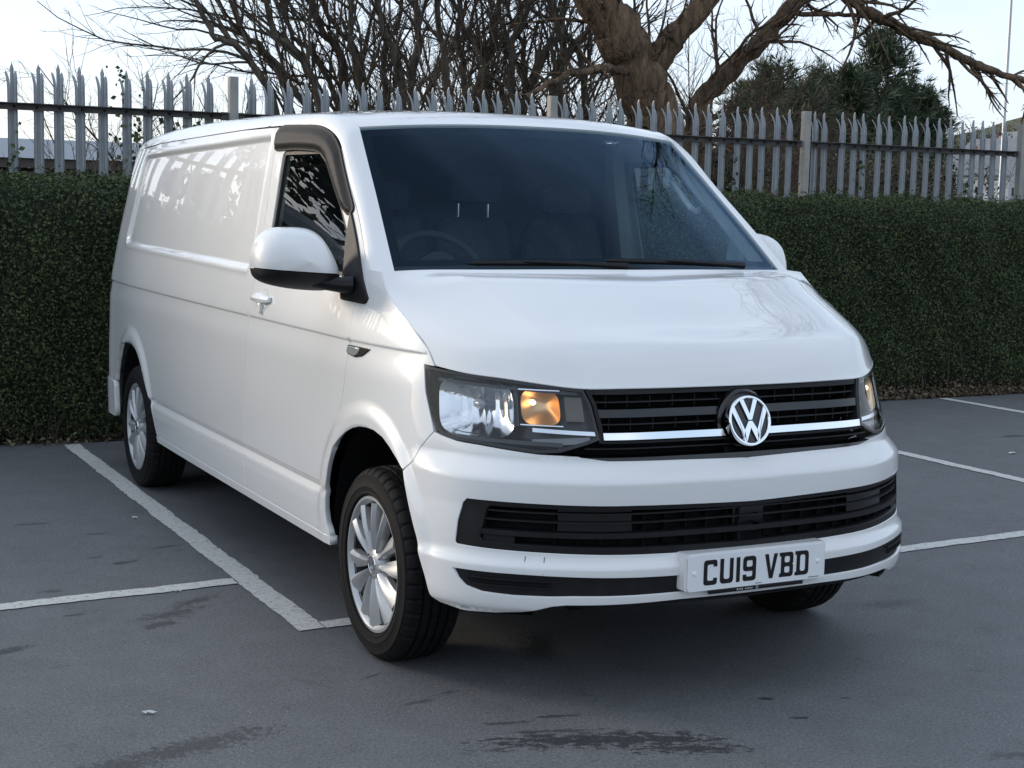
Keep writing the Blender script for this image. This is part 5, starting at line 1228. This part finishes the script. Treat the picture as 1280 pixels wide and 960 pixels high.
# the big old tree with leaning limbs
OLD = noise_mat('old_bark', [(.05, .034, .022), (.13, .088, .056), (.22, .145, .09), (.28, .185, .11)], scale=7, detail=12, rough=(.85, .95), stretch=(1.8, 1.8, .35), bump=1.0, bscale=22, bdist=.09, distort=.8)
q = at_y
trunk = [np.array([q(822, 200, 9)[0]+.05, 9, 0]), q(822, 200, 9), q(812, 130, 9), q(790, 75, 9), q(762, 25, 9), q(738, -20, 9), q(700, -110, 9)+[0, -.3, 0], q(640, -260, 9)+[0, -.8, 0]]
fork = [q(800, 92, 9), q(828, 66, 8.95), q(850, 38, 8.9), q(884, 0, 8.8), q(920, -50, 8.6), q(1000, -150, 8.0)]
limb2 = [np.array([q(868, 200, 9.3)[0], 9.3, 0]), q(868, 180, 9.3), q(893, 108, 9.3), q(930, 72, 9.2), q(965, 36, 9.1), q(1003, -4, 9.0), q(1080, -80, 8.6), q(1150, -200, 8.0)]
arch = [q(1003, -60, 8.7), q(1040, -20, 8.4), q(1075, 8, 8.2), q(1112, 28, 8.1), q(1150, 46, 8.0), q(1200, 68, 7.9), q(1245, 90, 7.8), q(1290, 104, 7.7), q(1340, 118, 7.6)]
arch2 = [q(968, 34, 9.1), q(985, 22, 8.9), q(1015, 17, 8.7), q(1060, 19, 8.5), q(1100, 27, 8.3), q(1150, 47, 8.05)]
low = [q(790, 90, 8.9), q(765, 86, 8.7), q(735, 88, 8.5), q(700, 98, 8.3), q(660, 122, 8.2)]
over = [q(738, -20, 9), (4.7, 8.6, 5.3), (4.2, 8.6, 6.8), (3.6, 9.0, 8.2), (3.2, 9.4, 9.4)]
over2 = [q(884, 0, 8.8), (7.2, 7.7, 5.4), (7.2, 5.9, 6.9), (6.5, 4.2, 7.6), (5.6, 2.6, 8.0)]
over3 = [q(1003, -4, 9.0), q(1100, -180, 7.8), q(1230, -330, 6.6), q(1300, -470, 5.6)]
make_tree('old_tree', [(trunk, [.38, .31, .28, .26, .235, .215, .15, .07]), (fork, [.18, .15, .125, .11, .09, .045]), (limb2, [.15, .13, .11, .10, .095, .088, .07, .045]), (arch, [.06, .06, .058, .056, .054, .046, .040, .034, .02]), (arch2, [.030, .028, .026, .024, .022, .018]), (low, [.05, .042, .036, .03, .018]), (over, [.15, .12, .09, .06, .03]), (over2, [.075, .055, .038, .024, .010]), (over3, [.08, .07, .05, .025])],
          77, (8.5, 7.0, 6.0), 'massive old bare tree with thick forked trunk and arching limb', None, 14, OLD, TWIG, 3, ang=(.35, 1.1), ratio=.30, up=-.015, curl=.16, start=.12, wobble=.012, lmul=1.0, minr=.0026, rmax=.026)
# ---------------------------------------------------------------- evergreens
PINE = leaf_mat('pine_needles', [(.022, .034, .020), (.045, .066, .034), (.070, .098, .050), (.10, .125, .062)], rough=(.55, .7), scale=2)
def pine(x, y, h, w, seed, label, name='pine_tree', bare=.18, tuft=.30, lean=0., cat='tree', group='dark evergreens beyond the fence'):
    R = np.random.default_rng(seed); o = np.array([x, y, 0.]); root = empty(name, o, label=label, cat=cat, group=group)
    V, F = tubes([(np.array([(0, 0, 0), (lean*.3, 0, h*.4), (lean*.8, 0, h*.8), (lean, 0, h)]), np.array([.022*h, .016*h, .008*h, .003*h]))], 7); mk_fast('trunk', V, F, BARK, root, smooth=True)
    lines = []; P = []; Nn = []
    for k in range(int(26*h**.6)):
        t = bare+(1-bare)*R.random()**.8; z0 = h*t; L = w*(1-t)**.75*R.uniform(.55, 1.15)+.12*w; a = R.uniform(0, 2*math.pi)
        d = np.array([math.cos(a), math.sin(a), R.uniform(.05, .55)]); ln = wander((lean*t, 0, z0), d, L, .010*h*(1-t)+.01, .006, 6, .10, .05, R); lines.append(ln)
        m = int(26*L/w+10); qq = R.uniform(.25, 1.02, m); pts = ln[0]; idx = np.clip(qq*6, 0, 5.99); i0 = idx.astype(int); p = pts[i0]+(pts[i0+1]-pts[i0])*(idx-i0)[:, None]+R.normal(0, .10*w, (m, 3)); P.append(p); Nn.append(np.tile(d, (m, 1)))
    V, F = tubes(lines, 4); mk_fast('limbs', V, F, BARK, root, smooth=True)
    P = np.concatenate(P); Nn = np.concatenate(Nn); k = 13
    # needle sprays: several narrow blades round each shoot tip
    Pk = np.repeat(P, k, 0); d = np.repeat(Nn, k, 0)+R.normal(0, .75, (len(Pk), 3))+[0, 0, .35]; d /= np.linalg.norm(d, axis=1)[:, None]; L = tuft*R.uniform(.5, 1.2, len(Pk))[:, None]; s = R.normal(size=(len(Pk), 3)); s -= d*np.sum(s*d, 1)[:, None]; s /= np.linalg.norm(s, axis=1)[:, None]
    wd = L*.045; V = np.stack([Pk-s*wd*.5, Pk+d*L*.5-s*wd, Pk+d*L, Pk+d*L*.5+s*wd], 1).reshape(-1, 3); i = np.arange(len(Pk))*4; F = np.concatenate([np.stack([i, i+1, i+2], 1), np.stack([i, i+2, i+3], 1)])
    mk_fast('crown', V, F, PINE, root, kind='stuff')
for i, (px, py, Y, w) in enumerate(((975, 92, 24, 1.5), (1025, 96, 26, 1.3), (1098, 52, 23, 1.9), (1062, 100, 21, 1.3), (1150, 118, 24, 1.6), (940, 118, 27, 1.6), (1010, 120, 19, 1.2))):
    p = at_y(px, py, Y); pine(p[0], Y, p[2], w, 500+i, ['spiky dark pine left of the tall pine', 'narrow pine close beside the tall pine', 'tallest bushy dark pine beyond the fence', 'small pine in front of the tall pine', 'low pine right of the tall pine', 'leftmost dark pine beside the leaning limb', 'short pine low between the taller pines'][i])
EVG = leaf_mat('evergreen_shrub_leaf', [(.014, .018, .010), (.028, .036, .018), (.05, .055, .028), (.085, .070, .042)], rough=(.5, .65), scale=2)
def leafy(x, y, h, w, seed, label, group, name='evergreen_shrub', n=4200, m=EVG, size=(.05, .10), cat='shrub'):
    R = np.random.default_rng(seed); o = np.array([x, y, 0.]); root = empty(name, o, label=label, cat=cat, group=group)
    st = [wander((0, 0, 0), (R.normal(0, .35), R.normal(0, .3), 1), h*.8, .035, .008, 7, .12, 0, R) for _ in range(6)]; V, F = tubes(st, 4); mk_fast('stems', V, F, SHB, root, smooth=True)
    c = np.stack([R.normal(0, w*.40, 34), R.normal(0, w*.35, 34), R.uniform(.12, .95, 34)*h], 1); rad = R.uniform(.16, .34, 34)*w
    i = R.integers(0, 34, n); d = R.normal(size=(n, 3)); d /= np.linalg.norm(d, axis=1)[:, None]; P = c[i]+d*rad[i][:, None]*R.uniform(.5, 1.05, n)[:, None]; P[:, 2] = np.abs(P[:, 2]); V, F = leaf_quads(P, d, R.uniform(*size, n), .5, .8); mk_fast('crown', V, F, m, root, kind='stuff')
for i, (px, Y, h, w) in enumerate(((950, 11.5, 2.3, 1.2), (1030, 11, 2.2, 1.3), (1085, 10.5, 2.1, 1.2), (1140, 11.5, 2.2, 1.4), (1000, 13.5, 2.7, 1.6), (905, 12.5, 2.5, 1.4), (1170, 13, 2.2, 1.2), (1100, 14, 2.7, 1.7), (860, 9.6, 2.3, .9))):
    p = at_y(px, 236, Y); leafy(p[0], Y, h, w, 700+i, 'dark evergreen shrub filling the gaps behind the fence pales', 'evergreen shrubs behind the fence')
# taller evergreens left of the view: the van's flank and door glass mirror them
for i, (x, y, h, w) in enumerate(((-3.0, 9.2, 3.0, 1.0), (-3.9, 9.6, 4.3, 1.3), (-4.9, 9.2, 4.4, 1.4))):
    leafy(x, y, h, w, 760+i, ['bushy evergreen just left of the view beyond the fence', 'tall evergreen left of the view beyond the fence', 'broad evergreen farthest left beyond the fence'][i], 'evergreens left of the view', n=11000, size=(.07, .13), name='evergreen_tree', cat='tree')
# ---------------------------------------------------------------- buildings
BRICKM = noise_mat('brown_wall', [(.06, .045, .036), (.10, .075, .06)], scale=3, rough=(.8, .9)); FASC = mat('pale_fascia', (.60, .65, .70), .5)
SOFF = mat('brown_soffit', (.075, .062, .055), .7); PANE = mat('dark_pane', (.02, .024, .028), .08, coat=.5); WFR = mat('white_frame', (.62, .63, .64), .5)
bl = empty('flat_roofed_building', (-8, 34, 0), label='low flat roofed building with pale fascia far left behind the fence', cat='building')
MB().box((0, 3, 1.1), (28, 6, 2.2)).build('wall', BRICKM, bl, smooth=False); MB().box((0, 2.7, 2.32), (29, 8, .22)).build('soffit', SOFF, bl, smooth=False); MB().box((0, 2.7, 2.66), (29.4, 8.2, .45)).build('roof_fascia', FASC, bl, smooth=False)
for k in range(20):
    x = -13.2+k*1.38; w = MB().box((x, -.03, 1.55), (1.22, .05, 1.1)).build('window', PANE, bl, smooth=False); f = MB()
    for dx in (-.63, .0): f.box((x+dx, -.07, 1.55), (.07, .06, 1.16))
    f.box((x, -.07, 2.12), (1.3, .06, .06)).build('window_frame', WFR, w, smooth=False)
# across the car park, behind the camera: a pale shed and a row of evergreens (seen only in the van's paint and lamps)
sh_ = empty('shed_building', (6, -34, 0), label='pale clad shed across the car park behind the viewpoint', cat='building')
MB().box((0, -5, 2.4), (26, 10, 4.8)).build('wall', mat('shed_cladding', (.42, .44, .46), .6), sh_, smooth=False); MB().add([(-13.4, .4, 4.8), (13.4, .4, 4.8), (13.4, -5, 6.4), (-13.4, -5, 6.4), (-13.4, -10.4, 4.8), (13.4, -10.4, 4.8)], [(0, 1, 2, 3), (3, 2, 5, 4)]).build('roof', mat('shed_roof', (.20, .21, .22), .7), sh_, smooth=False)
for x in (-8, 0, 8): MB().box((x, .04, 1.9), (4, .1, 3.8)).build('roller_door', mat('shed_door', (.10, .14, .20), .5), sh_, smooth=False)
for i, (x, y, h, w) in enumerate(((-16, -26, 5.5, 3), (-22, -22, 6.5, 3.4), (-11, -29, 4.8, 2.8), (24, -26, 6, 3.2), (30, -18, 5.5, 3))): leafy(x, y, h, w, 900+i, 'evergreen tree in the row across the car park behind the viewpoint', 'evergreens behind the viewpoint', n=2600, size=(.25, .45), name='evergreen_tree', cat='tree')
ROOFG = noise_mat('slate_roof', [(.15, .16, .175), (.22, .23, .25)], scale=2, rough=(.6, .8)); REDB = noise_mat('red_brick', [(.28, .10, .06), (.40, .16, .10)], scale=4, rough=(.8, .9)); RENDER_ = noise_mat('pale_render', [(.45, .46, .47), (.56, .57, .58)], scale=2, rough=(.8, .9))
def hill_z(x, y):
    az = np.degrees(np.arctan2(np.asarray(x)+2.8, np.asarray(y)+4.7)); dist = np.hypot(np.asarray(x)+2.8, np.asarray(y)+4.7)
    return np.interp(az, [-30, 10, 25, 36, 40, 44, 48, 60, 80], [.1, .3, .7, 1.8, 3.2, 4.4, 6.2, 7, 6])*np.clip((dist-75)/150, 0, 2.4)**2-.2
def house(px, Y, base, w, d, eave, ridge, wall, label, rz=0.):
    p = at_y(px, 236, Y); h = empty('house', (p[0], Y, float(hill_z(p[0], Y))-.2+base), rz, label=label, cat='house', group='houses on the slope beyond the fence')
    MB().add([(-w/2, -d/2, 0), (w/2, -d/2, 0), (w/2, d/2, 0), (-w/2, d/2, 0), (-w/2, -d/2, eave), (w/2, -d/2, eave), (w/2, d/2, eave), (-w/2, d/2, eave), (0, -d/2, ridge), (0, d/2, ridge)], [(0, 1, 5, 8, 4), (2, 3, 7, 9, 6), (1, 2, 6, 5), (3, 0, 4, 7)]).build('wall', wall, h, smooth=False)
    e = .35; rf = MB()
    for sx in (-1, 1):
        a = np.array([(sx*(w/2+e), -d/2-e, eave-.25), (sx*(w/2+e), d/2+e, eave-.25), (0, d/2+e, ridge+.12), (0, -d/2-e, ridge+.12)]); rf.add(np.concatenate([a, a+[0, 0, .2]]), [(0, 1, 2, 3), (4, 7, 6, 5), (0, 4, 5, 1), (3, 2, 6, 7), (0, 3, 7, 4), (1, 5, 6, 2)])
    rf = rf.build('roof', ROOFG, h, smooth=False); MB().box((w*.2, d*.2, ridge+.3), (.7, .6, 1.4)).build('chimney', REDB, rf, smooth=False)
    for x in (-w*.25, w*.25):
        for z in (1.4, 3.9):
            if z < eave: f = MB().box((x, -d/2-.03, z), (1.2, .08, 1.3)).build('window', WFR, h, smooth=False); MB().box((x, -d/2-.08, z), (1.0, .04, 1.1)).build('pane', PANE, f, smooth=False)
house(1228, 150, 0, 7, 9, 3.6, 6.6, RENDER_, 'pale rendered house with grey roof seen between the right pales', .5); house(1246, 168, 0, 8, 9, 4.9, 7.6, REDB, 'red brick house seen between the right pales', .2); house(1268, 185, 0, 8, 8, 5, 7.6, RENDER_, 'white house highest on the slope behind the right fence post', -.3); house(1196, 160, -.8, 9, 8, 3.2, 5.4, REDB, 'low brick house left of the pale rendered house', .9)
lp = empty('lamp_post', tuple(q(1250, 236, 30)*[1, 1, 0]), label='thin grey lamp post standing beyond the fence at far right', cat='lamp post')
MB().tube([(0, 0, 0), (0, 0, 1.2), (0, 0, 1.25), (0, 0, 8.6)], [.085, .085, .055, .042], 10).build('column', mat('lamp_column', (.42, .45, .47), .45, metal=.4), lp)
MB().tube([(0, 0, 8.6), (-.1, -.2, 8.8), (-.4, -.8, 8.9)], [.04, .035, .03], 8).build('arm', mat('lamp_column'), lp); MB().box((-.5, -1.0, 8.9), (.22, .6, .10), bev=.03).build('lantern', mat('lamp_column'), lp)
# hill with a far wood
gx_ = np.linspace(-150, 420, 70); gy_ = np.linspace(70, 460, 46); GX, GY = np.meshgrid(gx_, gy_, indexing='ij'); GZ_ = hill_z(GX, GY)
MB().grid(np.stack([GX, GY, GZ_], -1)).build('hillside', GRASS, smooth=True, kind='structure')
FARW = leaf_mat('far_wood_leaf', [(.035, .030, .022), (.060, .054, .034), (.065, .072, .036), (.10, .095, .055)], rough=(.8, .9), scale=.05)
k = 900; a_ = np.radians(rng.uniform(36, 62, k)); dd = rng.uniform(245, 340, k); cx, cy = -2.8+dd*np.sin(a_), -4.7+dd*np.cos(a_); cz = hill_z(cx, cy)
m_ = 110; h_ = rng.uniform(4, 8.5, k); i = np.repeat(np.arange(k), m_); d_ = rng.normal(size=(k*m_, 3)); d_ /= np.linalg.norm(d_, axis=1)[:, None]; P = np.stack([cx, cy, cz+h_*.55], 1)[i]+d_*np.stack([h_*.32, h_*.32, h_*.5], 1)[i]*rng.uniform(.5, 1.05, (k*m_, 1)); V, F = leaf_quads(P, d_, rng.uniform(.35, .8, k*m_), .4, .7)
mk_fast('distant_wood', V, F, FARW, label='hazy brown green wood on the far hillside', cat='woodland', kind='stuff')
